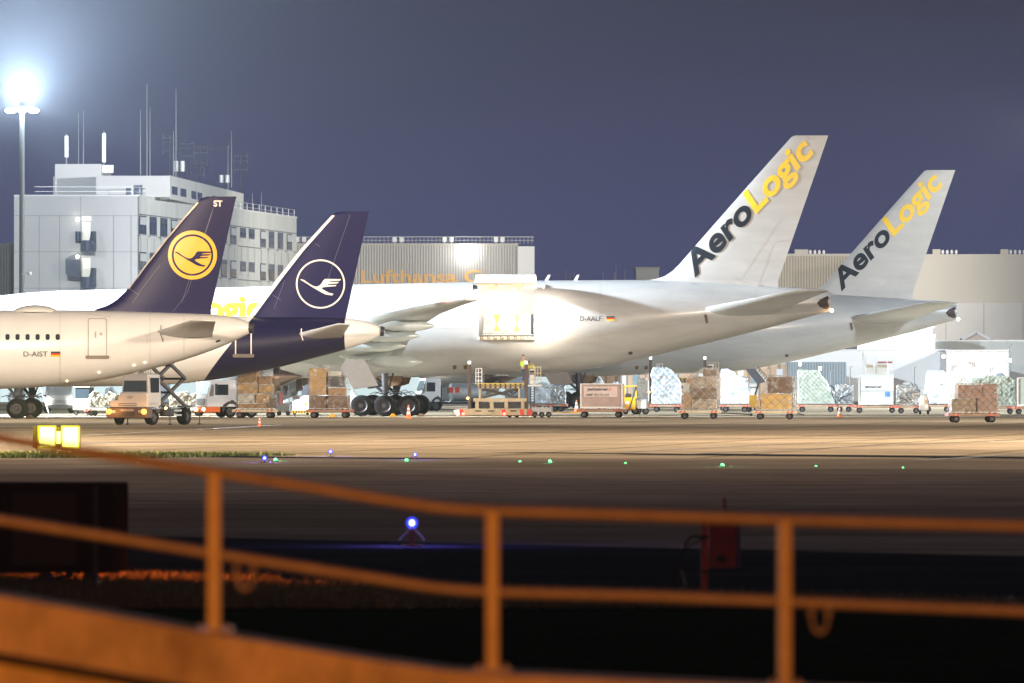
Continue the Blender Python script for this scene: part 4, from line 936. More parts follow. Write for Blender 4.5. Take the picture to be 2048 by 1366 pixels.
# ================================================================ ground equipment
class U:       # a thing standing on the ground at photo row yg, local metres from pixels
    def __init__(s, name, label, cat, px, yg, rz=-.05, group=None):
        s.yg = yg; s.D = G(yg); s.s = F/s.D; s.px = px; x, y = gp(px, yg); s.o = thing(name, label, cat, (x, y, 0), rz, group)
    def x(s, px): return (px-s.px)/s.s
    def z(s, py): return (s.yg-py)/s.s
    def box(s, b, x0, x1, yt, yb, d0, d1): return b.box(s.x(x0), s.x(x1), d0, d1, s.z(yb), s.z(yt))
def crinkle(poly, d0, d1, L=.22, amp=.05, seed=0):
    bm = bmesh.new(); vs = [bm.verts.new((x, d0, z)) for x, z in poly]; f = bm.faces.new(vs)
    r = bmesh.ops.extrude_face_region(bm, geom=[f]); bmesh.ops.translate(bm, verts=[v for v in r['geom'] if isinstance(v, bmesh.types.BMVert)], vec=(0, d1-d0, 0))
    bmesh.ops.triangulate(bm, faces=bm.faces)
    for _ in range(6):
        es = [e for e in bm.edges if e.calc_length() > L]
        if not es: break
        bmesh.ops.subdivide_edges(bm, edges=es, cuts=1); bmesh.ops.triangulate(bm, faces=bm.faces)
    bmesh.ops.recalc_face_normals(bm, faces=bm.faces); bm.normal_update(); sv = Vector((seed*7.3, seed*3.1, 0))
    zmin = min(v.co.z for v in bm.verts)
    for v in bm.verts:
        k = noise.noise(v.co*2.3+sv)*amp+noise.noise(v.co*6+sv)*amp*.8; v.co += v.normal*(k+amp*.2)
        if v.co.z < zmin: v.co.z = zmin
    bm.verts.index_update(); b = MB(); b.add([tuple(v.co) for v in bm.verts], [tuple(v.index for v in f.verts) for f in bm.faces]); bm.free(); return b
netm = mat('dark_cargo_net', (.05, .05, .055), .8, var=.1); netw = mat('pale_cargo_net', (.42, .42, .38), .8, var=.1)
def net(u, poly, d0, pitch, m, wd=.014):
    xs = [p[0] for p in poly]; zs = [p[1] for p in poly]; x0, x1, z0, z1 = min(xs), max(xs), min(zs), max(zs); b = MB()
    def inside(x, z):
        c = False; j = len(poly)-1
        for i in range(len(poly)):
            if (poly[i][1] > z) != (poly[j][1] > z) and x < (poly[j][0]-poly[i][0])*(z-poly[i][1])/(poly[j][1]-poly[i][1])+poly[i][0]: c = not c
            j = i
        return c
    for sg in (-1, 1):
        k = -int((z1-z0+x1-x0)/pitch)-1
        while k*pitch < (x1-x0)+(z1-z0)+pitch:
            st = None; n = 40; seg = []
            for i in range(n+1):
                t = (x1-x0)*i/n; x = x0+t; z = z0+k*pitch+sg*t if sg > 0 else z0+k*pitch+(x1-x0)-t
                ok = inside(x, z)
                if ok and st is None: st = (x, z)
                if (not ok or i == n) and st is not None:
                    if abs(x-st[0]) > .05: b.bar((st[0], d0, st[1]), (x, d0, z), wd)
                    st = None
            k += 1
    return b.build('cargo_net', m, u.o)
hub = mat('wheel_hub', (.07, .07, .07), .5, .3, var=.2)
def chevron(u, b_, x0, x1, zt, zb, d, n=3):
    w_ = (x1-x0)/(2*n)
    for i in range(n): a = x0+2*i*w_; b_.add([(a, d, zb), (a+w_, d, zb), (a+w_*1.6, d, zt), (a+w_*.6, d, zt)], [(0, 1, 2, 3)])
def dolly(label, x0, x1, yg, deep=2.2, style=0, tow=None, rz=-.05, zt=.50):
    c = (x0+x1)/2; u = U('pallet_dolly', label, 'dolly', c, yg, rz, 'airport pallet dollies'); hw = u.x(x1)
    fr = [rust, beige, rust][style]
    b = MB(); b.box(-hw, hw, -deep/2, deep/2, .34, zt); b.build('deck', fr, u.o, bevel=.015)
    b = MB()
    for i in range(9): x = -hw+.12+i*(2*hw-.24)/8; b.cyl((x, -deep/2+.1, zt+.015), (x, deep/2-.1, zt+.015), .025, n=6)
    b.build('roller_bed', alu, u.o)
    b = MB(); b.box(-hw*.98, hw*.98, -deep/2-.02, -deep/2-.003, .36, zt-.02); b.build('side_panel', beige if style == 1 else mat('faded_beige_edge', (.30, .22, .15), .6, var=.3, vs=3), u.o)
    for q in (-1, 1):
        b = MB(); chevron(u, b, q*hw*.72-.22, q*hw*.72+.22, zt-.03, .37, -deep/2-.026, 2); b.build('warning_stripe', red, u.o)
    for q in (-1, 1):
        for r in (-1, 1): MB().wheel((q*(hw-.42), r*(deep/2-.18), .19), .19, .16, n=16).build('wheel', [black, hub], u.o, smooth=True)
    if tow:
        L = (tow-x1)/u.s; b = MB(); b.bar((hw-.05, -.1, .36), (hw+L*.95, -.1, .26), .07); b.cyl((hw+L*.92, -.1, .24), (hw+L, -.1, .26), .07, n=8); b.build('tow_bar', dark, u.o)
    return u, hw, zt
def wrapped(label, x0, x1, yg, hull, cartons=(), wrap=None, netpitch=0, netmat=None, deep=1.9, rz=-.05, zt=.54, seed=1, amp=.05, name='cargo_pallet', straps=()):
    """hull: silhouette in photo pixels; cartons: (x0,x1,ytop,ybot,mat)"""
    c = (x0+x1)/2; u = U(name, label, 'cargo pallet', c, yg, rz, 'cargo pallets on the apron'); hw = u.x(x1)
    MB().box(-hw, hw, -deep/2-.08, deep/2+.08, zt, zt+.035).build('base_plate', alu, u.o, bevel=.01)
    rnd = random.Random(seed)
    for (a, b_, t, bo, m) in cartons:
        zb = max(u.z(bo), zt+.04); o = MB().box(u.x(a)+.02, u.x(b_)-.02, -deep/2+.08+rnd.random()*.08, deep/2-.12, zb, u.z(t)-.02).build('carton', m, u.o, bevel=.025)
    poly = [(u.x(a), max(u.z(b_), zt+.04)) for a, b_ in hull]
    if wrap: crinkle(poly, -deep/2, deep/2, .2, amp, seed).build('wrapping', wrap, u.o)
    if netpitch: net(u, poly, -deep/2-amp-.02, netpitch, netmat or netm)
    for (a, b_, c_, d_) in straps: MB().bar((u.x(a), -deep/2-amp-.05, u.z(b_)), (u.x(c_), -deep/2-amp-.05, u.z(d_)), .09, .03).build('strap', netm, u.o)
    return u
mixed = mat('netted_goods', (.33, .28, .20), .55, var=.75, vs=3.2, bump=.9, bs=8)
tanw = mat('wrapped_tan_goods', (.30, .23, .15), .4, var=.5, vs=4, bump=.8, bs=7)
greenw = mat('pale_green_goods', (.40, .45, .38), .45, var=.25, vs=3, bump=.7, bs=6)
# left netted loads
dolly('low dolly under the netted load left of the lift truck', 172, 240, 832, style=1)
wrapped('low netted brown load left of the scissor-lift truck', 180, 236, 832, [(181, 828), (236, 828), (235, 790), (222, 786), (205, 791), (190, 785), (182, 792)], (), mixed, .28, netm, seed=3, amp=.09)
dolly('dolly with yellow and red edge just behind the lift truck', 345, 412, 832, style=1, tow=440)
wrapped('netted mixed load right of the scissor lift, under the navy belly', 345, 405, 832, [(343, 828), (405, 828), (404, 790), (398, 786), (380, 791), (372, 784), (350, 788), (343, 795)], (), mixed, .28, netm, seed=5, amp=.09)
# two tall carton pallets between the trucks and the freighter wheels
dolly('dolly carrying the tall pallet beside the white truck cab', 467, 556, 836, style=1)
wrapped('tall wrapped carton pallet beside the white truck cab', 474, 552, 836, [(474, 829), (552, 829), (553, 800), (549, 770), (540, 752), (528, 745), (520, 742), (514, 737), (478, 739), (474, 760), (473, 800)],
        ((477, 517, 741, 766, card2), (518, 546, 752, 768, card), (477, 518, 766, 787, card2), (519, 548, 769, 786, card2), (477, 512, 788, 806, wcard), (513, 540, 788, 806, card2), (478, 536, 807, 828, card), (537, 551, 796, 828, card3)), wrapm, .55, netm, seed=7, amp=.05)
dolly('dark red dolly next to the freighter wheels', 615, 706, 836, style=0)
wrapped('tall wrapped pallet of tan cartons next to the freighter wheels', 617, 700, 836, [(617, 828), (701, 828), (700, 800), (697, 765), (692, 754), (676, 748), (666, 740), (656, 731), (632, 733), (624, 742), (618, 746)],
        ((620, 655, 736, 790, card2), (656, 690, 752, 774, dark), (657, 692, 775, 791, card), (619, 655, 791, 828, card3), (656, 699, 791, 828, card3), (657, 682, 742, 752, wcard)), wrapm, 0, None, seed=9, amp=.06)
wrapped('small blue-white wrapped load peeping out behind the freighter wheel', 700, 722, 826, [(701, 822), (722, 822), (716, 795), (706, 782), (700, 785)], (), foil, 0, seed=2, deep=1.2)
# front row of brown pallets
dolly('front dolly under the tallest brown pallet', 1355, 1442, 838, style=1, tow=1505)
wrapped('tallest brown wrapped pallet in the front row, with a white bag on its shoulder', 1364, 1440, 838, [(1364, 826), (1440, 826), (1437, 790), (1436, 740), (1424, 737), (1406, 736), (1398, 742), (1380, 753), (1375, 757), (1372, 765), (1366, 780), (1363, 800)],
        ((1366, 1384, 786, 826, card), (1384, 1434, 798, 826, tanw), (1378, 1434, 775, 798, card3), (1384, 1434, 752, 775, tanw), (1406, 1434, 739, 752, card3), (1374, 1390, 756, 774, card), (1366, 1380, 766, 785, wcard)), wrapm, .5, netw, seed=11, amp=.06)
dolly('front dolly under the square brown pallet with yellow cartons', 1506, 1594, 839, style=1, tow=1608)
wrapped('square wrapped pallet with dark cartons on top of yellow ones', 1512, 1592, 839, [(1512, 828), (1592, 828), (1593, 800), (1591, 752), (1534, 751), (1533, 775), (1524, 785), (1514, 797), (1511, 812)],
        ((1535, 1585, 753, 786, card3), (1522, 1585, 787, 828, mat('yellow_carton', (.60, .38, .10), .7, var=.2, vs=4)), (1513, 1522, 798, 828, card2), (1586, 1592, 753, 828, silver)), wrapm, .5, netm, seed=13, amp=.05)
dolly('dark dolly seen end on at the right of the front row', 1893, 1996, 845, style=0, rz=.05)
wrapped('low brown netted load of stepped cartons, farthest right of the front row', 1898, 1994, 845, [(1898, 829), (1995, 829), (1994, 800), (1991, 768), (1975, 766), (1912, 768), (1910, 790), (1899, 797)],
        ((1900, 1950, 797, 828, tanw), (1912, 1962, 769, 797, mat('mauve_carton', (.36, .23, .18), .7, var=.12, vs=3)), (1962, 1991, 767, 786, mat('mauve_carton', (.36, .23, .18))), (1951, 1992, 786, 828, mat('mauve_carton', (.36, .23, .18)))), wrapm, .42, netm, seed=15, amp=.05, rz=.05)
# white and silver rows behind
rows = [
 ('white wrapped pallet behind the cargo loader', 1070, 1102, 823, [(1070, 815), (1102, 815), (1102, 770), (1090, 766), (1072, 768)], foil, 0, 21, ()),
 ('grey netted pallet between the loader and the grey-red container', 1102, 1131, 823, [(1102, 815), (1131, 815), (1130, 772), (1118, 769), (1103, 769)], silver, .3, 22, ()),
 ('bright white pallet left of the tallest brown one, sloping at its right shoulder', 1305, 1362, 824, [(1305, 810), (1362, 810), (1360, 765), (1350, 750), (1340, 740), (1334, 736), (1308, 736), (1304, 745)], foil, .4, 23, ()),
 ('bright white sloping pallet between the two brown ones', 1443, 1498, 824, [(1443, 811), (1498, 811), (1496, 765), (1493, 757), (1474, 752), (1462, 742), (1455, 738), (1444, 739)], foil, 0, 24, ()),
 ('pale green and silver pallet right of the square brown one', 1596, 1670, 824, [(1596, 812), (1670, 812), (1664, 790), (1652, 762), (1640, 748), (1636, 742), (1615, 741), (1597, 740)], greenw, .3, 25, ()),
 ('low dark netted pallet left of the grey container', 1671, 1706, 824, [(1671, 815), (1706, 815), (1706, 770), (1672, 769)], silver, .34, 26, ((1672, 795, 1704, 802), (1672, 800, 1700, 785))),
 ('netted pallet crossed by two black straps, right of the grey container', 1793, 1841, 827, [(1793, 816), (1842, 816), (1840, 776), (1830, 771), (1794, 770)], silver, .34, 27, ((1793, 810, 1838, 775), (1793, 790, 1840, 816))),
 ('silver load in two tiers with a hooded top', 1848, 1902, 824, [(1850, 815), (1902, 815), (1901, 787), (1903, 775), (1898, 752), (1885, 742), (1856, 743), (1853, 752), (1851, 775), (1846, 795)], foil, 0, 28, ()),
 ('tall pale netted load behind the front brown one', 1940, 2029, 828, [(1940, 815), (2030, 815), (2028, 790), (2028, 760), (2018, 755), (1995, 753), (1972, 752), (1966, 757), (1944, 758)], greenw, .36, 29, ()),
 ('white box-shaped pallet showing above the front brown load', 1906, 1942, 826, [(1906, 815), (1942, 815), (1941, 757), (1926, 753), (1908, 754)], wcard, .3, 30, ()),
 ('pale pallet half hidden behind the dark loader mast', 1276, 1297, 818, [(1276, 806), (1297, 806), (1297, 762), (1290, 757), (1277, 757)], wcard, 0, 31, ()),
 ('far white sloping pallet peeping over the grey-red container', 1176, 1206, 815, [(1176, 805), (1208, 805), (1206, 766), (1198, 752), (1180, 750)], foil, 0, 32, ()),
]
for lb, a, b_, yg, hull, wm, npi, sd, sps in rows:
    dolly('dolly under the '+lb.replace('pallet', 'load') if len(lb.split()) < 12 else 'dolly carrying the '+' '.join(lb.split()[:11]), a-4, b_+4, yg, style=0, deep=1.9)
    wrapped(lb, a, b_, yg, hull, (), wm, npi, netm if wm is not wcard else netw, seed=sd, straps=sps, amp=.08 if wm is foil else .06)
# containers
def container(label, x0, x1, yt, yg, m, frm, rz=-.05, zt=.54, deep=2.4, cut=0):
    c = (x0+x1)/2; u = U('air_cargo_container', label, 'container', c, yg, rz, 'metal air cargo containers'); hw = u.x(x1); h = u.z(yt); d = deep/2
    poly = [(-hw+.04, zt+.05), (hw-.04, zt+.05), (hw-.04, h-.04), (-hw+cut, h-.04), (-hw+.04, h-.04-cut)] if cut else [(-hw+.04, zt+.05), (hw-.04, zt+.05), (hw-.04, h-.04), (-hw+.04, h-.04)]
    MB().prism(poly, -d+.04, d-.04).build('shell', m, u.o)
    b = MB()
    for x in (-hw+.04, hw-.04):
        for y in (-d+.04, d-.04): b.box(x-.045, x+.045, y-.045, y+.045, zt+.04, h-(cut if x < 0 else 0))
    b.build('corner_post', frm, u.o)
    b = MB()
    for y in (-d+.02, d-.02):
        for z in (zt+.07, h-.03): b.box(-hw+.09+(cut if z > 1 else 0), hw-.09, y-.04, y+.04, z-.03, z+.03)
    b.build('edge_rail', frm, u.o)
    MB().box(-hw, hw, -d-.03, d+.03, zt, zt+.04).build('base_plate', alu, u.o)
    return u, hw, h, d
dolly('dolly under the grey-red container', 1155, 1252, 835, style=0, deep=2.4)
u, hw, h, d = container('reddish-grey metal container with white name board, on the front dolly', 1162, 1247, 767, 835, mat('reddish_grey_sheet', (.36, .27, .25), .5, .2, var=.18, vs=1.5, bump=.2), alu)
MB().box(u.x(1169), u.x(1236), -d+.01, -d+.03, u.z(794), u.z(773)).build('name_board', mat('pale_pink_board', (.62, .52, .50), .6, var=.08), u.o)
def utext(u, s, x0, x1, yb, hpx, m, d_, bold=.012, name='lettering'):
    vs, fs = text2d(s, bold); MB().add([(u.x(x0)+(u.x(x1)-u.x(x0))*a, d_, u.z(yb)+hpx/u.s*b_) for a, b_ in vs], fs).build(name, m, u.o)
utext(u, 'jettainer', 1176, 1219, 781, 6, inkb, -d, .03); utext(u, 'AMP 35173 LH', 1173, 1219, 792, 5, inkb, -d, .012)
MB().add([(u.x(1218), -d, u.z(781)), (u.x(1223), -d, u.z(780)), (u.x(1225), -d, u.z(774))], [(0, 1, 2)]).build('name_swoosh', orange, u.o)
dolly('dolly under the tall grey container with blue label', 1706, 1797, 826, style=0, deep=2.2)
u, hw, h, d = container('tall blue-grey metal container with white name board and small blue label', 1717, 1787, 748, 826, mat('blue_grey_sheet', (.50, .56, .58), .45, .2, var=.12, vs=1.2), alu, cut=.2)
MB().box(u.x(1724), u.x(1767), -d+.01, -d+.03, u.z(779), u.z(763)).build('name_board', wclean, u.o)
utext(u, 'jettainer', 1729, 1765, 776, 6, inkb, -d, .03)
MB().box(u.x(1770), u.x(1779), -d+.01, -d+.03, u.z(793), u.z(784)).build('label_plate', mat('blue_label', (.08, .20, .42), .5), u.o)
MB().box(-hw+.08, hw-.08, -d+.01, -d+.025, u.z(782.5), u.z(781)).build('seam_strip', grey, u.o)
u, hw, h, d = container('half-hidden small white container beside the belt loader', 1498, 1516, 766, 822, wclean, alu, deep=1.6); utext(u, 'jetta', 1500, 1514, 776, 3.5, inkb, -d, .02)
u, hw, h, d = container('grey-green container cut off by the edge of the picture', 2034, 2100, 755, 829, mat('grey_green_sheet', (.34, .40, .38), .5, .2, var=.1), alu); 
dolly('dolly under the grey-green container at the very edge', 2024, 2104, 829, style=0)
# white service box with hazard stripes, gas cylinder cart
u = U('service_cart', 'low white service cart with black and yellow stripes between the two tall pallets', 'cart', 604, 830)
MB().box(u.x(586), u.x(621), -.6, .6, u.z(821), u.z(799)).build('body', wclean, u.o, bevel=.03); MB().box(u.x(586), u.x(620), -.6, .6, u.z(798), u.z(791)).build('lid', mat('pinkish_lid', (.62, .5, .5), .5), u.o, bevel=.02)
b = MB(); b.box(u.x(585), u.x(621), -.62, .6, u.z(826), u.z(821)); b.build('bumper', yel, u.o)
b = MB(); chevron(u, b, u.x(586), u.x(620), u.z(821.3), u.z(825.8), -.625, 6); b.build('warning_stripe', inkb, u.o)
MB().box(u.x(610), u.x(616), -.62, -.6, u.z(811), u.z(806)).build('label_plate', yel, u.o)
for x in (590, 616): MB().wheel((u.x(x), -.4, .09), .09, .08, n=12).build('wheel', [black, hub], u.o)
u = U('pump_cart', 'small blue-grey machine cart with a red and white cylinder', 'cart', 566, 831)
MB().box(u.x(556), u.x(580), -.5, .5, u.z(823), u.z(809)).build('chassis', grey, u.o, bevel=.02)
MB().cyl((u.x(562), -.3, u.z(809)), (u.x(562), -.3, u.z(785)), .13, .12, 14).build('cylinder', mat('pinkish_red_paint', (.75, .25, .25), .4), u.o, smooth=True)
b = MB()
for i in range(8): b.bar((u.x(557+i*3), -.2+.05*(i % 3), u.z(809)), (u.x(556+i*3.2), -.1, u.z(775+(i*7) % 12)), .05)
b.build('pipework', mat('blue_grey_pipe', (.28, .33, .45), .4, .3), u.o); MB().box(u.x(567), u.x(577), -.1, .4, u.z(790), u.z(771)).build('motor_housing', dark, u.o, bevel=.03)
for x in (559, 577): MB().wheel((u.x(x), -.4, .14), .14, .1, n=14).build('wheel', [black, hub], u.o)

# trucks seen from the side, facing left
def cab_truck(label, x0, x1, yt, yg, rz, cargo, stripe=True):
    u = U('cargo_truck', label, 'truck', x0+8, yg, rz, None); h = u.z(yt); L = (x1-x0)/u.s*.92; W = 2.1; z0 = .62
    prof = [(0, z0), (L, z0), (L, h), (.35, h), (.12, h*.62), (0, h*.55)]
    MB().prism(prof, 0, W).build('cab', wclean, u.o, bevel=.05)
    MB().add([(.115, .15, h*.62), (.115, W-.15, h*.62), (.33, W-.2, h*.93), (.33, .2, h*.93)], [(0, 1, 2, 3)]).build('windscreen', glassb, u.o).location.x = -.03
    MB().box(L*.32, L*.72, -.015, 0, h*.60, h*.88).build('side_window', glass, u.o)
    MB().box(L*.26, L*.32, -.25, -.1, h*.60, h*.9).build('wing_mirror', dark, u.o, bevel=.02)
    MB().box(-.06, L*.45, -.02, W+.02, .30, z0).build('bumper', orange if stripe else wclean, u.o, bevel=.03)
    MB().box(L*.8, L*.9, -.02, -.003, z0+.25, z0+.4).build('step_plate', dark, u.o)
    MB().box(-.05, -.01, .3, W-.3, z0+.1, h*.5).build('grille', grey, u.o)
    MB().prism([(L*.5, .35), (L*.56, .75), (L*.72, .95), (L*.95, .95), (L*1.08, .7), (L*1.1, .35), (L*1.02, .35), (L*1.0, .6), (L*.9, .8), (L*.75, .8), (L*.62, .6), (L*.58, .35)], -.03, .15).build('wheel_arch', dark, u.o)
    for y in (.25, W-.25): MB().wheel((L*.82, y, .36), .36, .26).build('wheel', [black, hub], u.o, smooth=True)
    for y in (.3, W-.3): MB().ball((-.08, y, .48), .09, 8).build('headlight', lamp_or, u.o)
    ch = MB(); ch.box(L*.5, L+cargo, .4, W-.4, .45, .62); ch.build('chassis', dark, u.o)
    for y in (.25, W-.25): MB().wheel((L+cargo-.7, y, .36), .36, .3).build('wheel', [black, hub], u.o, smooth=True)
    return u, h, L, W
u, h, L, W = cab_truck('white truck cab with orange lower edge left of the tall carton pallet', 405, 474, 760, 835, .35, 1.7)
MB().box(L+.1, L+1.7, .1, W-.1, .64, h*.95).build('load_box', lgrey, u.o, bevel=.03)
u, h, L, W = cab_truck('white fuel truck with tank and red-cross panels behind the freighter wheels', 834, 878, 757, 822, .22, 3.4)
MB().cyl((L+.9, W/2, 1.25), (L+3.3, W/2, 1.25), .62, n=24).build('tank', alu, u.o, smooth=True)
b = MB()
for i in range(14): b.bar((L+.1+.06*i, .05, .7+.03*(i % 4)), (L+.15+.055*i, .1, 1.7-.05*(i % 3)), .035)
b.build('pump_pipework', grey, u.o); MB().box(L+.0, L+.35, .1, W-.1, .65, 1.75).build('pump_locker', dark, u.o)
for i in (0, 1):
    q = MB().box(L+.55+i*.45, L+.85+i*.45, -.03, 0, 1.25, 1.62).build('warning_panel', red, u.o)
    b = MB(); b.bar((L+.58+i*.45, -.05, 1.28), (L+.82+i*.45, -.05, 1.59), .05, .01); b.bar((L+.82+i*.45, -.05, 1.28), (L+.58+i*.45, -.05, 1.59), .05, .01); b.build('cross_mark', yel, q)
# white van facing the camera at the left with headlights on
u = U('delivery_van', 'white van facing the camera with both headlights on, at the left', 'van', 119, 826, .06)
w2 = u.x(147); MB().prism([(-w2, .3), (w2, .3), (w2, 1.1), (w2*.9, 1.85), (-w2*.9, 1.85), (-w2, 1.1)], 0, 3.8).build('body', wclean, u.o, bevel=.06)
MB().box(-w2*.82, w2*.82, -.02, 0, 1.15, 1.72).build('windscreen', mat('pale_windscreen', (.45, .55, .6), .1, var=.1), u.o); MB().box(-w2*.95, w2*.95, -.06, -.005, .3, .55).build('bumper', grey, u.o, bevel=.02)
MB().box(-w2*.55, w2*.55, -.03, -.004, .65, .85).build('grille', lgrey, u.o)
for q in (-1, 1): MB().ball((q*w2*.86, -.08, .78), .13, 10).build('headlight', lamp_w, u.o); MB().wheel((q*(w2-.12), .7, .27), .27, .2, n=18).build('wheel', [black, hub], u.o)
light('van_headlamp', 'SPOT', P(119, 800, u.D-.6), 900, (1, .92, .8), .1, (-26, 400, .3), 70)
u = U('tow_tractor', 'tan boxy baggage tractor with open dark cab left of the lift truck', 'tractor', 163, 830, -.1)
MB().box(u.x(146), u.x(181), 0, 2.4, .3, u.z(797)).build('body', beige, u.o, bevel=.05); MB().box(u.x(150), u.x(178), .1, 2.0, u.z(797), u.z(775)).build('cab_glass', glass, u.o)
MB().box(u.x(147), u.x(180), 0, 2.1, u.z(775), u.z(771)).build('roof', beige, u.o, bevel=.02); MB().box(u.x(158), u.x(159), -.01, 0, .35, u.z(799)).build('panel_joint', dark, u.o)
for x in (151, 176): MB().wheel((u.x(x), .3, .17), .17, .2, n=16).build('wheel', [black, hub], u.o)
MB().box(u.x(168), u.x(176), -.05, 0, .2, .34).build('reflector', red, u.o)
u = U('step_ladder', 'pale metal step ladder between the airliner wheel and the white van', 'ladder', 70, 829)
b = MB()
for x0, x1, y0, y1 in ((58, 76, 826, 776), (98, 80, 826, 776), (66, 66, 826, 790)): b.bar((u.x(x0), 0, u.z(y0)), (u.x(x1), .3, u.z(y1)), .05)
for i in range(7): b.bar((u.x(60+i*2.2), 0, u.z(820-6.5*i)), (u.x(70+i*1.3), .1, u.z(820-6.5*i)), .04)
b.build('frame', lgrey, u.o); 
for x in (58, 98): MB().wheel((u.x(x), 0, .08), .08, .05, n=10).build('wheel', [black, hub], u.o)

# scissor-lift catering truck
u = U('lift_truck', 'white scissor-lift truck with lit amber headlights in front of the airliners', 'truck', 256, 850, -math.radians(25)); o = u.o
hW = 1.12
MB().prism([(-.42, 1.0), (hW, 1.0), (hW, 1.6), (hW-.06, 2.55), (hW-.16, 2.62), (-.28, 2.62), (-.36, 2.55), (-.42, 1.6)], .12, 1.5).build('cab', white, o, bevel=.05)
MB().prism([(-hW+.08, .9), (hW, .9), (hW, 1.1), (hW-.05, 1.66), (-.45, 1.66), (-.55, 1.28), (-hW+.02, 1.22)], 0, 1.3).build('front_panel', white, o, bevel=.04)
MB().add([(-.32, .09, 1.70), (hW-.1, .09, 1.70), (hW-.13, .13, 2.45), (-.27, .13, 2.45)], [(0, 1, 2, 3)]).build('windscreen', glass, o)
MB().box(hW-.0, hW+.02, .35, 1.25, 1.65, 2.4).build('side_window', glass, o)
bump = mat('brown_grey_bumper', (.11, .08, .07), .5, var=.2)
MB().box(-hW-.06, hW+.04, -.12, .5, .36, .90).build('bumper', bump, o, bevel=.05)
b = MB()
for i in range(4): b.box(-.5, .45, -.14, -.121, .46+.06*i, .49+.06*i)
b.build('grille', dark, o); b = MB()
MB().box(-.35, .4, -.14, -.121, .70, .82).build('number_plate', mat('dull_plate', (.35, .3, .28), .5), o)
for z in (.98, 1.07): MB().box(-.55, .5, -.02, -.003, z, z+.025).build('vent_slot', dark, o)
for q in (-1, 1):
    MB().box(q*.86-.2, q*.86+.2, -.15, -.1, .60, .76).build('headlight_unit', lgrey, o, bevel=.02); MB().ball((q*1.0, -.18, .68), .15, 10).build('headlight', lamp_tr, o)
    light('truck_headlamp', 'POINT', Vector((o.location.x+q*1.0*math.cos(u.o.rotation_euler[2]), o.location.y-.75-q*.42*(1 if q > 0 else -1)*q, .68)), 30, (1, .40, .08), .05)
MB().ball((hW+.14, 1.75, .85), .06, 8).build('side_marker', lamp_o, o)
vs, fs = text2d('587', .0); MB().add([(-.05+.34*a_, -.012, 1.35+.13*b_) for a_, b_ in vs], fs).build('number_lettering', grey, o)
MB().box(-.9, .9, .9, 5.2, .62, .85).build('chassis', dark, o); MB().box(hW-.35, hW+.02, 1.9, 3.0, .42, .80).build('fuel_tank', dark, o, bevel=.08)
for z in (.45, .68): MB().box(hW+.0, hW+.05, 2.9, 3.7, z, z+.09).build('side_step', lgrey, o)
for x in (-hW+.18, hW-.18):
    MB().wheel((x, .85, .40), .40, .28, 'x').build('wheel', [black, hub], o, smooth=True); MB().wheel((x, 4.4, .44), .44, .5, 'x').build('wheel', [black, hub], o, smooth=True)
MB().box(hW-.3, hW+.05, 3.9, 4.9, .9, .98).build('mudguard', dark, o, bevel=.03)
for x, y in ((-hW, 2.1), (hW+.15, 2.2), (hW+.25, 5.3)): MB().cyl((x, y, .02), (x, y, .8), .03, n=6).cyl((x, y, 0), (x, y, .06), .1, n=8).build('stabiliser_leg', dark, o)
armm = mat('dark_scissor_steel', (.06, .055, .05), .5, .3, var=.3)
for x in (-.62, .62):
    for z0, z1 in ((.95, 2.35), (2.35, 3.75)):
        MB().bar((x, 1.9, z0), (x, 5.0, z1), .11, .16).build('scissor_arm', armm, o); MB().bar((x+.09, 5.0, z0), (x+.09, 1.9, z1), .11, .16).build('scissor_arm', armm, o)
for z, y in ((2.35, 1.9), (2.35, 5.0), (1.65, 3.45), (3.05, 3.45)): MB().cyl((-.7, y, z), (.75, y, z), .06, n=8).build('cross_tube', armm, o)
MB().box(-.95, .95, 1.7, 5.6, 3.75, 3.86).build('lift_platform', dark, o); MB().box(-.9, .9, 3.2, 5.0, 3.45, 3.75).build('platform_box', dark, o); MB().box(-.95, 1.9, 5.0, 5.6, 3.78, 3.83).build('platform_extension', grey, o)
b = MB()
for i in range(6): b.cyl((-.2+.13*i, 1.62, 1.2), (-.2+.13*i, 1.62, 2.9+.1*(i % 3)), .03, n=6)
b.build('hydraulic_line', grey, o)
MB().cyl((-.5, .1, 1.25), (-.5, .1, 1.45), .10, .08, 10).build('beacon', mat('yellow_beacon', (.9, .7, .02), .4, emit=(1, .8, .05), es=.6), o)

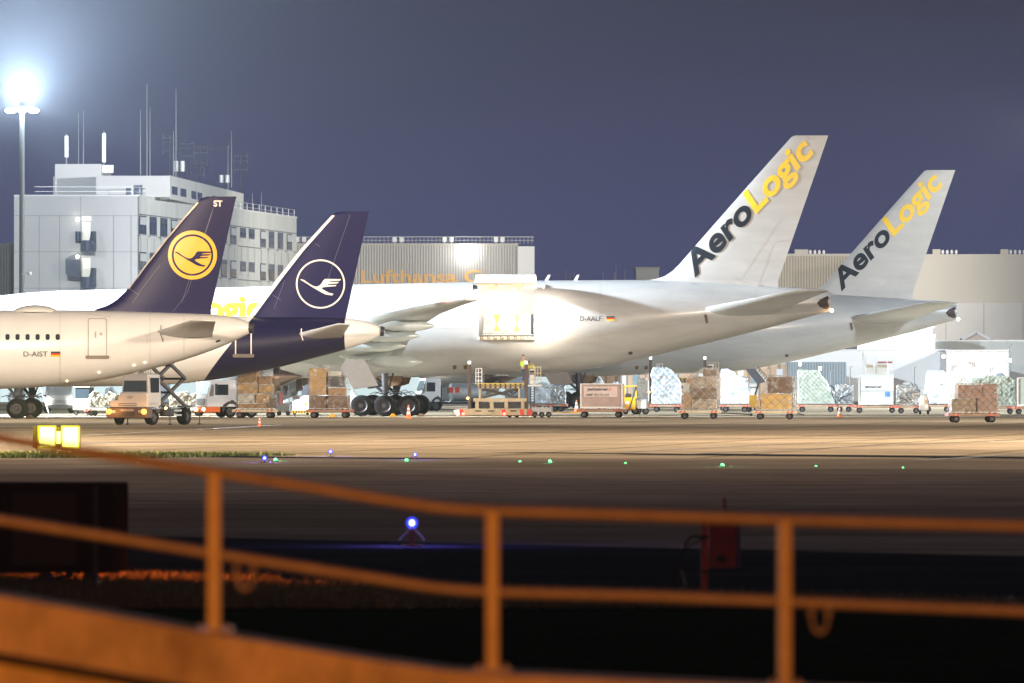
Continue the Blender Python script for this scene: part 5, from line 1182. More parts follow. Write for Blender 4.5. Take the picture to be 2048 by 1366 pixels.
# high loaders
def loader(label, pxc, yg, k=1.0):
    u = U('cargo_loader', label, 'loader', pxc, yg, -.03); s = 1/33.6*k; o = u.o
    def X(px): return (px-1000)*s
    def Z(py): return (834-py)*s
    def bx(name, x0, x1, yt, yb, d0, d1, m, bevel=.02, par=o): return MB().box(X(x0), X(x1), d0, d1, Z(yb), Z(yt)).build(name, m, par, bevel=bevel)
    lo = mat('loader_beige', (.40, .32, .20), .5, var=.15, vs=3)
    bx('chassis', 922, 1056, 817, 830, -1.2, 1.4, lo)
    MB().prism([(X(908), Z(820)), (X(922), Z(817)), (X(922), Z(830)), (X(915), Z(831))], -1.2, 1.4).build('front_ramp', wclean, o)
    for x in (926, 1010, 1046, 1062):
        b = MB(); b.add([(X(x-4), -1.21, Z(830)), (X(x+4), -1.21, Z(830)), (X(x+2), -1.21, Z(818)), (X(x-6), -1.21, Z(818))], [(0, 1, 2, 3)]); b.build('warning_stripe', red, o)
    for x in (928, 1010): MB().ball((X(x), -1.25, Z(827)), .09, 8).build('tail_lamp', lamp_r, o)
    vs, fs = text2d('TREPEL', .02)
    for x in (952, 978, 1022): 
        bx('side_slot', x, x+12, 820, 822.5, -1.215, -1.201, dark, 0)
    bx('lower_beam', 948, 1054, 796, 803, -1.1, -.9, lo)
    for x in (981, 1010, 1043, 952): bx('frame_post', x, x+7, 803, 817, -1.1, -.8, lo)
    for x0, x1 in ((958, 980), (989, 1009), (1018, 1042)): bx('machinery_bay', x0, x1, 804, 816, -.8, 1.0, dark, 0)
    bx('upper_beam', 958, 1046, 771, 777, -1.1, -.9, lo); bx('platform_deck', 955, 1048, 766, 771, -1.15, 1.4, mat('ochre_deck', (.50, .36, .08), .5, var=.2))
    for x in (959, 1037): bx('frame_post', x, x+4, 777, 796, -1.1, -.9, lo)
    b = MB()
    for i in range(9): b.cyl((X(962+i*10), -1.2, Z(769)), (X(962+i*10), -1.14, Z(769)), .06, n=8); b.box(X(960+i*10), X(964+i*10), -1.13, -1.1, Z(776), Z(772))
    b.build('deck_roller', dark, o)
    for y in (-.7, 1.0):
        for sg in (0, 1): MB().bar((X(965 if sg else 1035), y, Z(795)), (X(1035 if sg else 965), y, Z(778)), .10, .14).build('scissor_arm', armm, o)
    b = MB()
    for i in range(12): b.bar((X(966+i*6), -.6, Z(782+(i*5) % 9)), (X(972+i*6), -.5, Z(780+(i*7) % 11)), .05)
    b.build('hydraulic_hose', dark, o)
    for x in (937, 1050): bx('guide_mast', x, x+6.5, 729, 818, -1.0, -.7, mat('dark_brown_steel', (.07, .045, .035), .5, var=.2)); MB().box(X(x), X(x+6), -.98, -.8, Z(728), Z(722)).build('mast_lamp', mat('soft_lit_lens', (.9, .95, 1), var=0, emit=(.9, .95, 1), es=1.2), o)
    MB().ball((X(937), -1.05, Z(796)), .06, 8).build('marker_lamp', lamp_o, o)
    b = MB()
    for x in (953, 958, 965): b.bar((X(x), -1.0, Z(768)), (X(x), -1.0, Z(737)), .04)
    for y in (737, 745, 753, 761): b.bar((X(953), -1.0, Z(y)), (X(965), -1.0, Z(y)), .035)
    b.build('guard_rail', wclean, o)
    bx('operator_cabin', 1059, 1070, 738, 768, -.9, .6, lgrey); bx('cabin_window', 1060, 1069, 741, 749, -.915, -.901, glass, 0)
    b = MB()
    for x in (1071, 1076, 1082): b.bar((X(x), -.95, Z(771)), (X(x), -.95, Z(734)), .04)
    for y in (734, 746, 758, 771): b.bar((X(1058), -.95, Z(y)), (X(1083), -.95, Z(y)), .04)
    b.build('cabin_railing', beige, o); bx('cabin_floor', 1056, 1084, 769, 773, -1.0, .8, lgrey)
    b = MB(); b.bar((X(1062), -.9, Z(773)), (X(1062), -.9, Z(818)), .07); b.bar((X(1069), -.9, Z(773)), (X(1069), -.9, Z(818)), .07)
    for i in range(8): b.bar((X(1062), -.92, Z(778+5*i)), (X(1069), -.92, Z(778+5*i)), .04)
    b.build('ladder', dark, o); bx('rear_bogie', 1064, 1104, 814, 824, -1.0, 1.0, grey)
    for x in (1020, 1034, 1070, 1084, 1098): MB().wheel((X(x), -.9, .17*k), .17*k, .25, n=16).build('wheel', [black, hub], o, smooth=True)
    b = MB(); b.bar((X(1104), -.3, Z(824)), (X(1160), -.3, Z(825)), .06); b.build('tow_bar', yel, o)
    return u, X, Z
u, X, Z = loader('beige cargo loader with raised deck under the open freighter door', 1000, 834.5)
LO = u
loader('partly hidden cargo loader of the farther freighter, masts rising behind pallets', 1359, 820.5, 1.12)

# people
def person(label, loc, rz, scale, pose, jacket, trous):
    o = thing('person', label, 'person', loc, rz); bendv = pose.get('bend', 0)
    def bd(p):
        x, y, z = p
        if z > .95:
            c_, s_ = math.cos(bendv), math.sin(bendv); dz = z-.95; return (x, y*c_-dz*s_, .95+dz*c_+y*s_)
        return p
    def grow(name, pts, eds, m, parent, sub=1):
        me = bpy.data.meshes.new(name); me.from_pydata([tuple(Vector(bd(p[:3]))*scale) for p in pts], eds, []); ob = bpy.data.objects.new(name, me); col.objects.link(ob); ob.parent = parent
        md = ob.modifiers.new('skin', 'SKIN'); md.use_smooth_shade = True
        me.skin_vertices.new() if not me.skin_vertices else None
        for i, p in enumerate(pts):
            sv = me.skin_vertices[0].data[i]; sv.radius = (p[3]*scale, (p[4] if len(p) > 4 else p[3])*scale); sv.use_root = (i == 0)
        s2 = ob.modifiers.new('sub', 'SUBSURF'); s2.levels = s2.render_levels = sub; me.materials.append(m); return ob
    arms = pose['arms']
    pts = [(0, 0, .95, .13, .10), (0, 0, 1.15, .12, .09), (0, 0, 1.38, .15, .10), (0, 0, 1.50, .055), (0, -.01, 1.58, .075), (0, -.01, 1.68, .085, .10), (0, 0, 1.76, .05)]
    eds = [(0, 1), (1, 2), (2, 3), (3, 4), (4, 5), (5, 6)]
    for sg, leg in ((-1, pose['legs'][0]), (1, pose['legs'][1])):
        i = len(pts); pts += [(sg*.10, 0, .86, .085), (sg*.11, -leg*.12, .48, .055), (sg*.11, -leg*.02, .08, .038), (sg*.12, -.12, .035, .03)]
        eds += [(0, i), (i, i+1), (i+1, i+2), (i+2, i+3)]
    hands = []
    for sg, (ex, ey, ez, hx_, hy_, hz_2) in ((-1, arms[0]), (1, arms[1])):
        i = len(pts); pts += [(sg*.19, 0, 1.42, .05), (sg*ex, ey, ez, .038), (sg*hx_, hy_, hz_2, .026), (sg*hx_, hy_-.05, hz_2-.05, .034, .015)]
        eds += [(2, i), (i, i+1), (i+1, i+2), (i+2, i+3)]; hands.append((sg, Vector((sg*hx_, hy_-.05, hz_2-.05))))
    body = grow('body', pts, eds, skin, o)
    for sg, hp in hands:
        for k in range(5):
            off = (-.028+.018*k) if k < 4 else .0; ln = (.055, .07, .066, .05, .04)[k]
            if k < 4: q = [hp+Vector((off, -.01, -.02)), hp+Vector((off, -.02-ln*.4, -.03-ln*.5)), hp+Vector((off, -.01-ln*.3, -.04-ln))]
            else: q = [hp+Vector((-sg*.03, 0, 0)), hp+Vector((-sg*.06, -.02, -.02)), hp+Vector((-sg*.065, -.03, -.05))]
            grow('finger', [(*p, .009) for p in q], [(0, 1), (1, 2)], skin, body, 1)
    j = [(0, 0, .90, .155, .125), (0, 0, 1.15, .150, .115), (0, 0, 1.38, .175, .12), (0, 0, 1.47, .09)]
    je = [(0, 1), (1, 2), (2, 3)]
    for sg, (ex, ey, ez, hx_, hy_, hz_2) in ((-1, arms[0]), (1, arms[1])):
        i = len(j); j += [(sg*.20, 0, 1.40, .068), (sg*ex, ey, ez, .056), (sg*hx_*.98, hy_*.95, hz_2+.02, .045)]; je += [(2, i), (i, i+1), (i+1, i+2)]
    jk = grow('jacket', j, je, jacket, o)
    t = [(0, 0, .93, .145, .115)]; te = []
    for sg, leg in ((-1, pose['legs'][0]), (1, pose['legs'][1])):
        i = len(t); t += [(sg*.10, 0, .84, .10), (sg*.11, -leg*.12, .48, .075), (sg*.11, -leg*.02, .10, .06)]; te += [(0, i), (i, i+1), (i+1, i+2)]
    grow('trousers', t, te, trous, o)
    grow('hair', [(0, .02, 1.70, .095, .105), (0, .01, 1.76, .075, .085), (0, .0, 1.80, .04)], [(0, 1), (1, 2)], hair, o)
    f = MB()
    for sg in (-1, 1): f.ball((sg*.03, -.095, 1.68), .011, 6)
    f.build('eye', inkb, body); f = MB(); f.add([(-.012, -.10, 1.655), (.012, -.10, 1.655), (0, -.125, 1.65), (0, -.10, 1.685)], [(0, 1, 2), (0, 2, 3), (1, 3, 2)]).build('nose', skin, body)
    MB().box(-.022, .022, -.10, -.093, 1.622, 1.63).build('mouth', redd, body)
    for ch in body.children:
        if ch.name.split('.')[0] in ('eye', 'nose', 'mouth'): ch.scale = (scale,)*3
    if bendv:
        for ch in list(body.children):
            if ch.name.split('.')[0] in ('eye', 'nose', 'mouth'): bpy.data.objects.remove(ch)
    st = grow('reflective_band', [(0, 0, 1.10, .160, .125), (0, 0, 1.14, .160, .125)], [(0, 1)], mat('reflective_tape', (.85, .85, .82), .4, var=0), jk, 0)
    return o
def lw(px, py, d):   # world point on the first loader
    c_, s_ = math.cos(-.03), math.sin(-.03); x = (px-1000)/33.6; return (LO.o.location.x+x*c_-d*s_, LO.o.location.y+x*s_+d*c_, (834.0-py)/33.6)
person('worker in a pale green hi-vis jacket standing on the loader deck by the right mast', lw(1047, 766, -.5), 2.2, .94, dict(arms=((.30, -.05, 1.15, .28, -.25, 1.05), (.32, 0, 1.16, .30, -.2, .98)), legs=(0, .6)), hivis, cloth)
person('worker in a yellow jacket leaning over the loader cabin rail', lw(1066, 768.5, .2), -.6, .86, dict(bend=.7, arms=((.26, -.18, 1.2, .2, -.38, 1.2), (.26, -.15, 1.2, .2, -.36, 1.15)), legs=(.3, 0)), mat('yellow_hi_vis', (.75, .75, .05), .7, var=.1), cloth)
for px, py, D_, lb in ((877, 772, 0, 0),):
    pass
# yellow tractor and grey cart right of the container
u = U('tow_tractor', 'yellow tow tractor with open frame cab right of the grey-red container', 'tractor', 1261, 829)
o = u.o
MB().box(u.x(1247), u.x(1272), 0, 1.6, .3, u.z(795)).build('body', yel, o, bevel=.04)
b = MB()
for x in (1248, 1271):
    for y in (.05, 1.5): b.bar((u.x(x), y, u.z(796)), (u.x(x), y, u.z(773)), .06)
b.build('cab_frame', yel, o); MB().box(u.x(1246), u.x(1273), -.05, 1.6, u.z(774), u.z(771)).build('cab_roof', yel, o, bevel=.02); MB().box(u.x(1250), u.x(1262), .5, 1.2, u.z(795), u.z(787)).build('seat', dark, o, bevel=.03)
MB().bar((u.x(1258), -.2, u.z(822)), (u.x(1272), -.1, u.z(775)), .08).build('lift_mast', dark, o); MB().box(u.x(1251), u.x(1258), -.012, 0, u.z(808), u.z(803)).build('label_plate', creamd, o)
for x, r in ((1251, .17), (1270, .24)): MB().wheel((u.x(x), .1, r), r, .16, n=16).build('wheel', [black, hub], o)
u = U('tool_cart', 'grey tool cart standing against the yellow tractor', 'cart', 1283, 829)
MB().box(u.x(1274), u.x(1293), 0, 1.0, .35, u.z(800)).build('body', lgrey, u.o, bevel=.03); MB().box(u.x(1273), u.x(1294), -.03, 1.03, u.z(800), u.z(798)).build('lid', grey, u.o)
for x in (1276, 1291): MB().wheel((u.x(x), .1, .22), .22, .14, n=16).build('wheel', [black, hub], u.o)
# belt loader with raised belt
u = U('belt_loader', 'dark raised belt loader with a yellow chassis between white and brown pallets', 'belt loader', 1508, 824)
MB().add([(u.x(1492), -.5, u.z(740)), (u.x(1512), -.5, u.z(739)), (u.x(1532), -.5, u.z(764)), (u.x(1515), -.5, u.z(768)), (u.x(1492), .5, u.z(738)), (u.x(1512), .5, u.z(737)), (u.x(1532), .5, u.z(762)), (u.x(1515), .5, u.z(766))],
         [(0, 1, 2, 3), (7, 6, 5, 4), (0, 4, 5, 1), (1, 5, 6, 2), (2, 6, 7, 3), (3, 7, 4, 0)]).build('belt', dark, u.o)
b = MB()
for i in range(6): b.bar((u.x(1512+i*4), -.55, u.z(741+4.6*i)), (u.x(1517+i*4), -.55, u.z(734+4.8*i)), .04)
b.bar((u.x(1516), -.55, u.z(733)), (u.x(1540), -.55, u.z(760)), .05); b.build('side_rail', dark, u.o)
MB().box(u.x(1496), u.x(1516), -.5, .8, .3, u.z(790)).build('chassis', mat('ochre_paint', (.65, .38, .04), .5, var=.2), u.o, bevel=.04); MB().bar((u.x(1510), 0, u.z(790)), (u.x(1518), 0, u.z(765)), .12).build('lift_arm', dark, u.o)
for x in (1498, 1514): MB().wheel((u.x(x), -.4, .2), .2, .15, n=14).build('wheel', [black, hub], u.o)
# white high platform vehicle behind the grey container
u = U('platform_vehicle', 'white platform vehicle with railings behind the tall grey container', 'platform vehicle', 1755, 816)
o = u.o
for x0, x1 in ((1731, 1748), (1753, 1776)):
    MB().box(u.x(x0), u.x(x1), 0, 1.6, u.z(750), u.z(728)).build('platform_box', wclean, o, bevel=.03); MB().box(u.x(x0+2), u.x(x1-2), -.015, 0, u.z(735), u.z(730)).build('vent_grille', beige, o)
b = MB()
for x, y0 in ((1726, 706), (1731, 712), (1752, 708), (1774, 712), (1786, 706)): b.bar((u.x(x), .2, .6), (u.x(x), .2, u.z(y0)), .07)
b.bar((u.x(1726), .2, u.z(727)), (u.x(1786), .2, u.z(727)), .06); b.build('railing', wclean, o)
MB().box(u.x(1755), u.x(1785), .3, .9, u.z(727), u.z(723)).build('equipment_tray', redd, o, bevel=.02); MB().box(u.x(1726), u.x(1786), 0, 2, .35, .7).build('chassis', grey, o)
for x in (1734, 1778): MB().wheel((u.x(x), .1, .25), .25, .2, n=16).build('wheel', [black, hub], o)
u = U('service_car', 'small parked vehicle with one bright headlight right of the strapped pallet', 'car', 1846, 829)
MB().prism([(u.x(1838), .25), (u.x(1858), .25), (u.x(1858), .8), (u.x(1854), 1.25), (u.x(1842), 1.25), (u.x(1838), .8)], .3, 3).build('body', grey, u.o, bevel=.04)
MB().ball((u.x(1842), .22, u.z(801)), .12, 10).build('headlight', lamp_or, u.o); MB().ball((u.x(1853), .22, u.z(813)), .05, 8).build('indicator', lamp_o, u.o)
for x in (1840, 1856): MB().wheel((u.x(x), .9, .2), .2, .15, 'x', n=14).build('wheel', [black, hub], u.o)
light('car_headlamp', 'SPOT', P(1842, 801, u.D-.3), 500, (1, .7, .4), .1, (24, 440, .2), 80)
# background fence, poles, aerials
for i, (x, y0) in enumerate(((1662, 742), (1700, 734), (1828, 735), (1880, 738), (2019, 690))):
    D_ = 700; p = P(x, y0, D_)
    t = thing('lamp_post', ['thin pole before the salmon-lit wall', 'thin pole left of the platform vehicle', 'thin pole right of the platform vehicle', 'thin pole at the corner of the bright shed', 'tall grey pole at the right end of the bright shed'][i], 'post', (p.x, D_, 0), 0, 'thin poles before the terminal')
    MB().cyl((0, 0, 0), (0, 0, p.z), .06, .05, 8).build('pole', grey, t); MB().bar((0, 0, p.z), (.25, 0, p.z+.05), .05).build('bracket', grey, t)
for i, (x, y0) in enumerate(((1132, 540), (1141, 548), (1148, 545), (1206, 545), (1229, 545), (1232, 532), (1250, 540), (1272, 536))):
    D_ = 1050; p = P(x, y0, D_); q = P(x, 562, D_)
    t = thing('roof_antenna', 'faint thin far aerial above the freighter back, '+['left of its group', 'second from the left', 'third from the left', 'fourth from the left', 'fifth, short', 'tallest of its group', 'last before the grey block', 'at the grey block'][i], 'antenna', (q.x, D_, 0), 0, 'far aerials')
    MB().cyl((0, 0, 0), (0, 0, p.z), .07, .04, 6).build('mast', grey, t)
# cones
def cone(label, px, yg, h):
    s = (yg-HY)/H; x, y = gp(px, yg); hh = h/s; o = thing('traffic_cone', label, 'traffic cone', (x, y, 0), 0, 'traffic cones')
    MB().box(-hh*.28, hh*.28, -hh*.28, hh*.28, 0, hh*.06).build('base', orange, o); r = lambda z: hh*(.2-.165*z)
    for z0, z1, m, nm in ((.06, .32, orange, 'cone_body'), (.32, .5, wclean, 'reflective_band'), (.5, .66, orange, 'cone_body'), (.66, .8, wclean, 'reflective_band'), (.8, 1, orange, 'cone_body')):
        MB().cyl((0, 0, hh*z0), (0, 0, hh*z1), r(z0), r(z1), 16).build(nm, m, o, smooth=True)
cone('red and white cone standing alone in front of the tall pallet dolly', 519, 852, 19); cone('red and white cone in front of the freighter wheels', 817, 837, 27)
cone('orange cone left of the grey-red container', 1153, 824, 24); cone('orange cone left of the tall grey container', 1679, 834, 22); cone('small orange cone below the white truck cab', 418, 834, 8)
for i, (px, yg, m, lb) in enumerate(((786, 833.6, yel, 'yellow wheel chock between the second and third freighter wheels'), (842, 833, card3, 'brown wheel chock right of the last freighter wheel'), (60, 837, card3, 'brown wheel chock at the airliner wheel'), (664, 834, yel, 'yellow chock below the dark red dolly'))):
    x, y = gp(px, yg); o = MB().prism([(-.22, 0), (.22, 0), (.12, .16), (-.06, .2)], -.25, .25).build('wheel_chock', m, None, bevel=.01, loc=(x, y, 0)); tag(o, lb, 'wheel chock', 'wheel chocks')

# far clutter beyond the farther freighter
FAR = [
 (1072, 1090, 770, 808, foil, 'tiny far white load seen left of the farther freighter wheels'), (1206, 1226, 772, 808, wcard, 'far cream load glimpsed between the container and the yellow tractor'),
 (1228, 1244, 764, 808, foil, 'far white load showing over the right end of the grey-red container'), (560, 578, 782, 809, wcard, 'far pale load behind the small pump cart'),
 (640, 662, 780, 809, foil, 'far white load hidden behind the tall tan carton pallet'), (886, 905, 776, 809, silver, 'far silver load behind the fuel truck pipework'),
 (1460, 1480, 782, 808, tanw, 'far tan load between the bright sloping pallet and the belt loader'), (1650, 1672, 772, 809, silver, 'far silver load right of the pale green pallet'),
 (1806, 1828, 764, 809, wcard, 'far cream carton load above the strapped pallet'), (1868, 1890, 772, 809, silver, 'far silver load behind the two-tier hooded load'),
 (1992, 2012, 748, 809, foil, 'far white load standing highest behind the pale netted one'), (20, 42, 784, 809, foil, 'far white load left of the step ladder'), (212, 232, 776, 809, foil, 'far white load behind the low netted brown one')]
for i, (a, b_, yt, yg, m, lb) in enumerate(FAR):
    w_ = b_-a; wrapped(lb, a, b_, yg, [(a, yg-4), (b_, yg-4), (b_-1, yt+w_*.5), (b_-w_*.3, yt+w_*.15), (a+w_*.55, yt), (a+1, yt+w_*.1)], (), m, 0, seed=50+i, amp=.1, zt=.12)
for i, (px, py, D_, pw, c_, lb) in enumerate(((1887, 714, 744, 60, (1, .55, .25), 'amber wall lamp at the corner of the bright shed'), (2020, 722, 745, 90, (1, 1, .95), 'white wall lamp at the right edge of the bright shed'), (1962, 712, 744, 90, (1, 1, .95), 'white wall lamp in the middle of the bright shed'),
        (1600, 729, 740, 60, (1, .55, .25), 'amber wall lamp on the striped warehouse'), (1640, 738, 744, 90, (1, .7, .4), 'amber lamp by the glazed bay'))):
    p = P(px, py, D_); t = thing('wall_lamp', lb, 'lamp', p, 0, 'wall lamps of the terminal'); MB().box(-.15, .15, 0, .5, .08, .2).build('lamp_housing', grey, t)
    MB().ball((0, 0, 0), .12, 8).build('lamp_bulb', lamp_or if c_[2] < .5 else lamp_w, t); light('wall_lamp', 'POINT', (p.x, p.y-.5, p.z), pw, c_, .15)
# ================================================================ foreground
rail = mat('galvanised_rail', (.34, .30, .26), .5, .25, var=.15, vs=8)
R_ = thing('guard_railing', 'blurred metal railing in the foreground, lit orange, on a concrete wall', 'railing', P(985, 1335, 45))
org = Vector(R_.location); DR = 45.0
def rp(px, py, D=DR): return P(px, py, D)-org
tops = [(-260, 832), (-150, 853), (0, 877), (220, 912), (430, 944), (600, 971), (760, 998), (860, 1013), (920, 1019), (985, 1022), (1300, 1031), (1570, 1040), (2200, 1056)]
mids = [(-260, 997), (-150, 1015), (0, 1040), (220, 1074), (430, 1108), (600, 1134), (760, 1158), (860, 1174), (920, 1180), (985, 1184), (1300, 1192), (1570, 1203), (2200, 1229)]
MB().tube([rp(*p) for p in tops], .030, 12).build('top_rail', rail, R_, smooth=True); MB().tube([rp(*p) for p in mids], .026, 12).build('middle_rail', rail, R_, smooth=True)
for x, y0, y1 in ((-150, 853, 1165), (428, 944, 1262), (985, 1022, 1342), (1570, 1040, 1372), (2150, 1055, 1390)):
    a, b = rp(x, y0), rp(x, y1); MB().box(a.x-.036, a.x+.036, -.03, .03, b.z, a.z).build('post', rail, R_, bevel=.006)
    MB().box(a.x-.10, a.x+.10, -.09, .09, b.z, b.z+.012).build('base_plate', rail, R_)
    for q in (-.07, .07): MB().cyl((a.x+q, -.06, b.z+.01), (a.x+q, -.06, b.z+.035), .014, n=8).build('bolt', rail, R_)
for x, y in ((490, 1125), (1640, 1212)):
    p = lambda a, c: rp(x+a, y+c); MB().tube([p(-17, 2), p(-16, 30), p(-10, 48), p(0, 54), p(10, 48), p(16, 30), p(17, 2)], .010, 8).build('cable_bracket', rail, R_, smooth=True)
    for q in (-17, 17): MB().ball(p(q, 14), .020, 8).build('bracket_bolt', rail, R_)
wallc = mat('stained_concrete', (.55, .49, .40), .95, spec=0, var=.4, vs=1.6, bump=.5, bs=14, stretch=(1.3, 1, .8))
top_ = [(-400, 1112), (-150, 1160), (0, 1188), (220, 1226), (430, 1264), (600, 1292), (760, 1318), (900, 1338), (985, 1344), (1100, 1349), (1570, 1372), (2300, 1398)]
b = MB(); fr = [P(x, y+18, DR-.35) for x, y in top_]; bk = [P(x, y-6, DR+1.0) for x, y in top_]
# the coping follows the ramp; one thick wall
vs = []; fs = []
for (x, y) in top_:
    z = P(x, y, DR).z; X_ = (x-1024)*DR/F
    vs += [(X_, DR-.30, z), (X_, DR+.45, z), (X_, DR+.45, -.5), (X_, DR-.30, -.5)]
n = len(top_)
for i in range(n-1):
    for k in range(4): fs.append((4*i+k, 4*i+(k+1) % 4, 4*(i+1)+(k+1) % 4, 4*(i+1)+k))
fs += [(0, 1, 2, 3), (4*n-1, 4*n-2, 4*n-3, 4*n-4)]
o = MB().add(vs, fs).build('concrete_wall', wallc, None, bevel=.012); tag(o, 'low sloping concrete wall lit orange along the bottom edge', 'wall')
g_ = MB()
pts = [(x, y+128) for x, y in top_]
MB().tube([P(x, y, DR-.36) for x, y in pts[:8]], .03, 8).build('wall_groove', dark, None); tag(bpy.data.objects['wall_groove'], 'dark groove line drawn as a tube along the face of the concrete wall', 'cable')  # dark tube added in place of a groove in the wall
# dark container on short legs
x, y = gp(100, 1168)
K = thing('equipment_cabinet', 'large dark cabinet on short legs behind the railing', 'cabinet', (x, y, 0), -.12); s = (1168-HY)/H
brd = mat('dark_brown_cladding', (.045, .024, .016), .95, var=.3, vs=1.5, spec=0)
MB().box(-1.6, (226-100)/s, 0, 1.3, .14, (1168-966)/s).build('body', brd, K, bevel=.03)
MB().box((188-100)/s, (200-100)/s, -.06, -.005, .14, (1168-972)/s).build('corner_rib', dark, K); MB().box(-.5, .35, -.02, -.004, .25, (1168-985)/s).build('door_panel', mat('brown_black_panel', (.035, .024, .018), .6), K)
for xx in (-1.2, -.1, .5): MB().prism([(xx-.12, 0), (xx+.12, 0), (xx+.05, .14), (xx-.05, .14)], .1, .4).build('leg', dark, K)
MB().bar((0, -.3, .02), (.3, -.05, .14), .05).build('brace', dark, K)
# red electrical box on a post
x, y = gp(1409, 1190); K = thing('electrical_box', 'dull red electrical box on a red post with black cables behind the railing', 'electrical box', (x, y, 0), -.25); s = (1190-HY)/H
MB().cyl((0, 0, 0), (0, 0, (1190-1044)/s), .045, n=16).ball((0, 0, (1190-1044)/s), .055, 10).build('post', mat('red_post_paint', (.45, .09, .06), .5, var=.2, vs=6), K, smooth=True)
MB().box(.08, .42, -.10, .18, (1190-1136)/s, (1190-1040)/s).build('housing', redd, K, bevel=.015); MB().cyl((.24, .05, (1190-1040)/s), (.24, .05, (1190-996)/s), .025, .02, 10).build('top_stub', redd, K)
MB().box(.18, .30, -.115, -.101, (1190-1125)/s, (1190-1110)/s).build('vent_slots', dark, K); MB().cyl((.36, -.12, (1190-1078)/s), (.36, -.10, (1190-1078)/s), .02, n=8).build('lock', dark, K)
MB().tube([(-.02, -.05, .72), (-.15, -.08, .73), (-.24, -.08, .62), (-.30, -.05, .35), (-.40, 0, .03)], .018, 8).tube([(.02, -.06, .70), (-.18, -.1, .62), (-.28, -.1, .30), (-.22, -.1, .08), (-.3, 0, .02)], .014, 8).build('cable', dark, K, smooth=True)
MB().cyl((0, 0, .70), (0, 0, .74), .06, n=12).cyl((0, 0, .28), (0, 0, .31), .06, n=12).build('clamp', dark, K)
# yellow lit taxiway sign
x, y = gp(111, 903); K = thing('taxiway_sign', 'bright yellow lit sign of two panels standing in the grass strip', 'sign', (x, y, 0), -.10); s = (903-HY)/H
def sx_(px): return (px-111)/s
litY = mat('lit_yellow_panel', (1, 1, .2), .4, var=0, emit=(1, 1, .22), es=4.5)
MB().box(sx_(65), sx_(159), 0, .35, (903-898)/s+.02, (903-853)/s).build('housing', mat('dull_olive_housing', (.20, .16, .05), .5, var=.2), K, bevel=.01)
for a, c, t, b_ in ((78.5, 109.5, 854, 894.5), (113.5, 121, 863, 887), (125.5, 157, 854, 893.5)): MB().box(sx_(a), sx_(c), -.03, -.003, (903-b_)/s, (903-t)/s).build('lit_panel', litY, K, bevel=.008)
for a, c, t, b_ in ((75, 112.3, 851, 898), (122.6, 160, 851, 897)): MB().box(sx_(a), sx_(c), -.012, -.001, (903-b_)/s, (903-t)/s).build('panel_glow_rim', mat('yellow_glow_fringe', (1, .9, 0), .4, var=0, emit=(1, .85, .0), es=.75), K, bevel=.004)  # emissive border painted in for the yellow fringe of the panels' glare
for a in (72, 106, 143): MB().cyl((sx_(a), .17, 0), (sx_(a), .17, .12), .03, n=8).build('leg', signy, K)
light('sign_glow', 'AREA', (x+.1, y-.5, .55), 9000, (1, .95, .10), .8, (x+.4, y-14, 0))
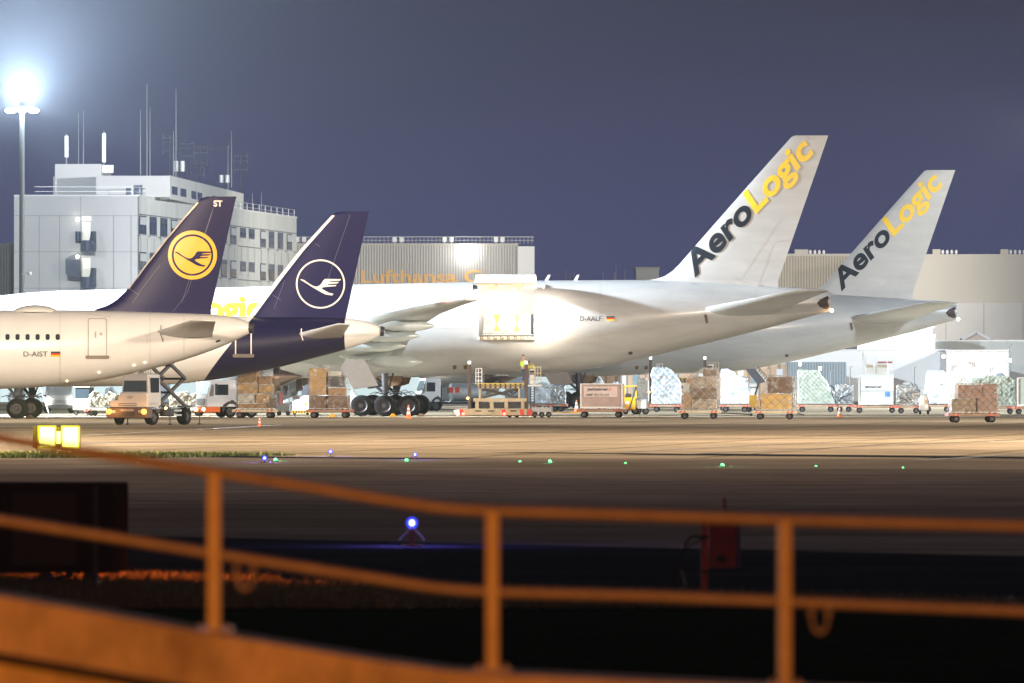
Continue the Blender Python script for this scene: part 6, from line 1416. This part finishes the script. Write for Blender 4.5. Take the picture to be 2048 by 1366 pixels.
# taxiway lights
bl_ = ((529, 916, 925, 4.6), (661, 903, 913, 3.8), (830, 909, 919, 3.8), (824, 1046, 1092, 10))
for i, (px, pl, pg, r) in enumerate(bl_):
    x, y = gp(px, pg); s = (pg-HY)/H
    K = thing('taxiway_light', ['blue edge light beside a green one, at the left', 'blue edge light alone with its little tripod', 'blue edge light right next to a green one in the middle', 'large near blue edge light glowing behind the railing'][i], 'airfield light', (x, y, 0), 0, 'blue taxiway edge lights'); h = (pg-pl)/s; q = r/s
    MB().ball((0, 0, h), q*1.25, 14).build('lamp_lens_glow', halo_b, K, smooth=True); MB().ball((0, 0, h), q*.55, 12).build('lamp_bulb', lamp_core, K, smooth=True)  # oversized glowing shell paints a halo round the bulb
    MB().cyl((0, 0, 0), (0, 0, h-q), q*.35, n=8).build('stem', redd, K); MB().box(-q*2.2, q*2.2, -q, q, 0, q*.25).build('base_plate', redd, K)
    for a in (-1, 1): MB().bar((0, 0, h*.85), (a*q*2.6, 0, h*.25), q*.5, q*.2).build('brace', grey, K)
    light('taxiway_lamp', 'POINT', (x, y-.02, h+q*2), (160, 160, 160, 260)[i], (.25, .18, 1), q)
for i, (px, py, r) in enumerate(((551, 920, 3), (813, 921, 2.8), (1040, 923, 2.2), (1100, 924, 3), (1251, 926, 1.8), (1445, 931, 3), (1632, 932, 1.8), (1806, 935, 1.8), (275, 925, 1.2))):
    x, y = gp(px, py+2); s = (py+2-HY)/H; q = r*1.1/s
    K = thing('taxiway_light', ['green centre light close to a blue one, left', 'green centre light just left of a blue one, middle', 'green centre light left of the brightest pair', 'bright green centre light below the container', 'faint green light between two brighter ones', 'bright green light left of the red box post', 'faint green light second from the right', 'faint green light farthest right', 'tiny green light near the grass strip'][i], 'airfield light', (x, y, 0), 0, 'green taxiway centre lights')
    MB().cyl((0, 0, 0), (0, 0, q*.5), q*1.6, q*1.2, 12).build('base', dark, K); MB().ball((0, 0, q*.9), q, 10, .8).build('lamp_globe', lamp_g, K, smooth=True)
    if r > 2.5: light('taxiway_lamp', 'POINT', (x, y, q*3), 25, (.1, 1, .35), q)
# ================================================================ night air
hz_ = MB().box(-700, 700, -35, 2450, -1, 75)
hm = bpy.data.materials.new('night_air'); hm.use_nodes = True; n = hm.node_tree
for q in list(n.nodes):
    if q.type != 'OUTPUT_MATERIAL': n.nodes.remove(q)
pv_ = n.nodes.new('ShaderNodeVolumePrincipled'); pv_.inputs['Density'].default_value = 5.5e-5; pv_.inputs['Anisotropy'].default_value = .3; pv_.inputs['Color'].default_value = (.75, .86, 1, 1)
n.links.new(pv_.outputs[0], [q for q in n.nodes if q.type == 'OUTPUT_MATERIAL'][0].inputs['Volume'])
tag(hz_.build('haze', hm), 'thin night air glowing around the floodlight', 'haze', None, 'stuff')
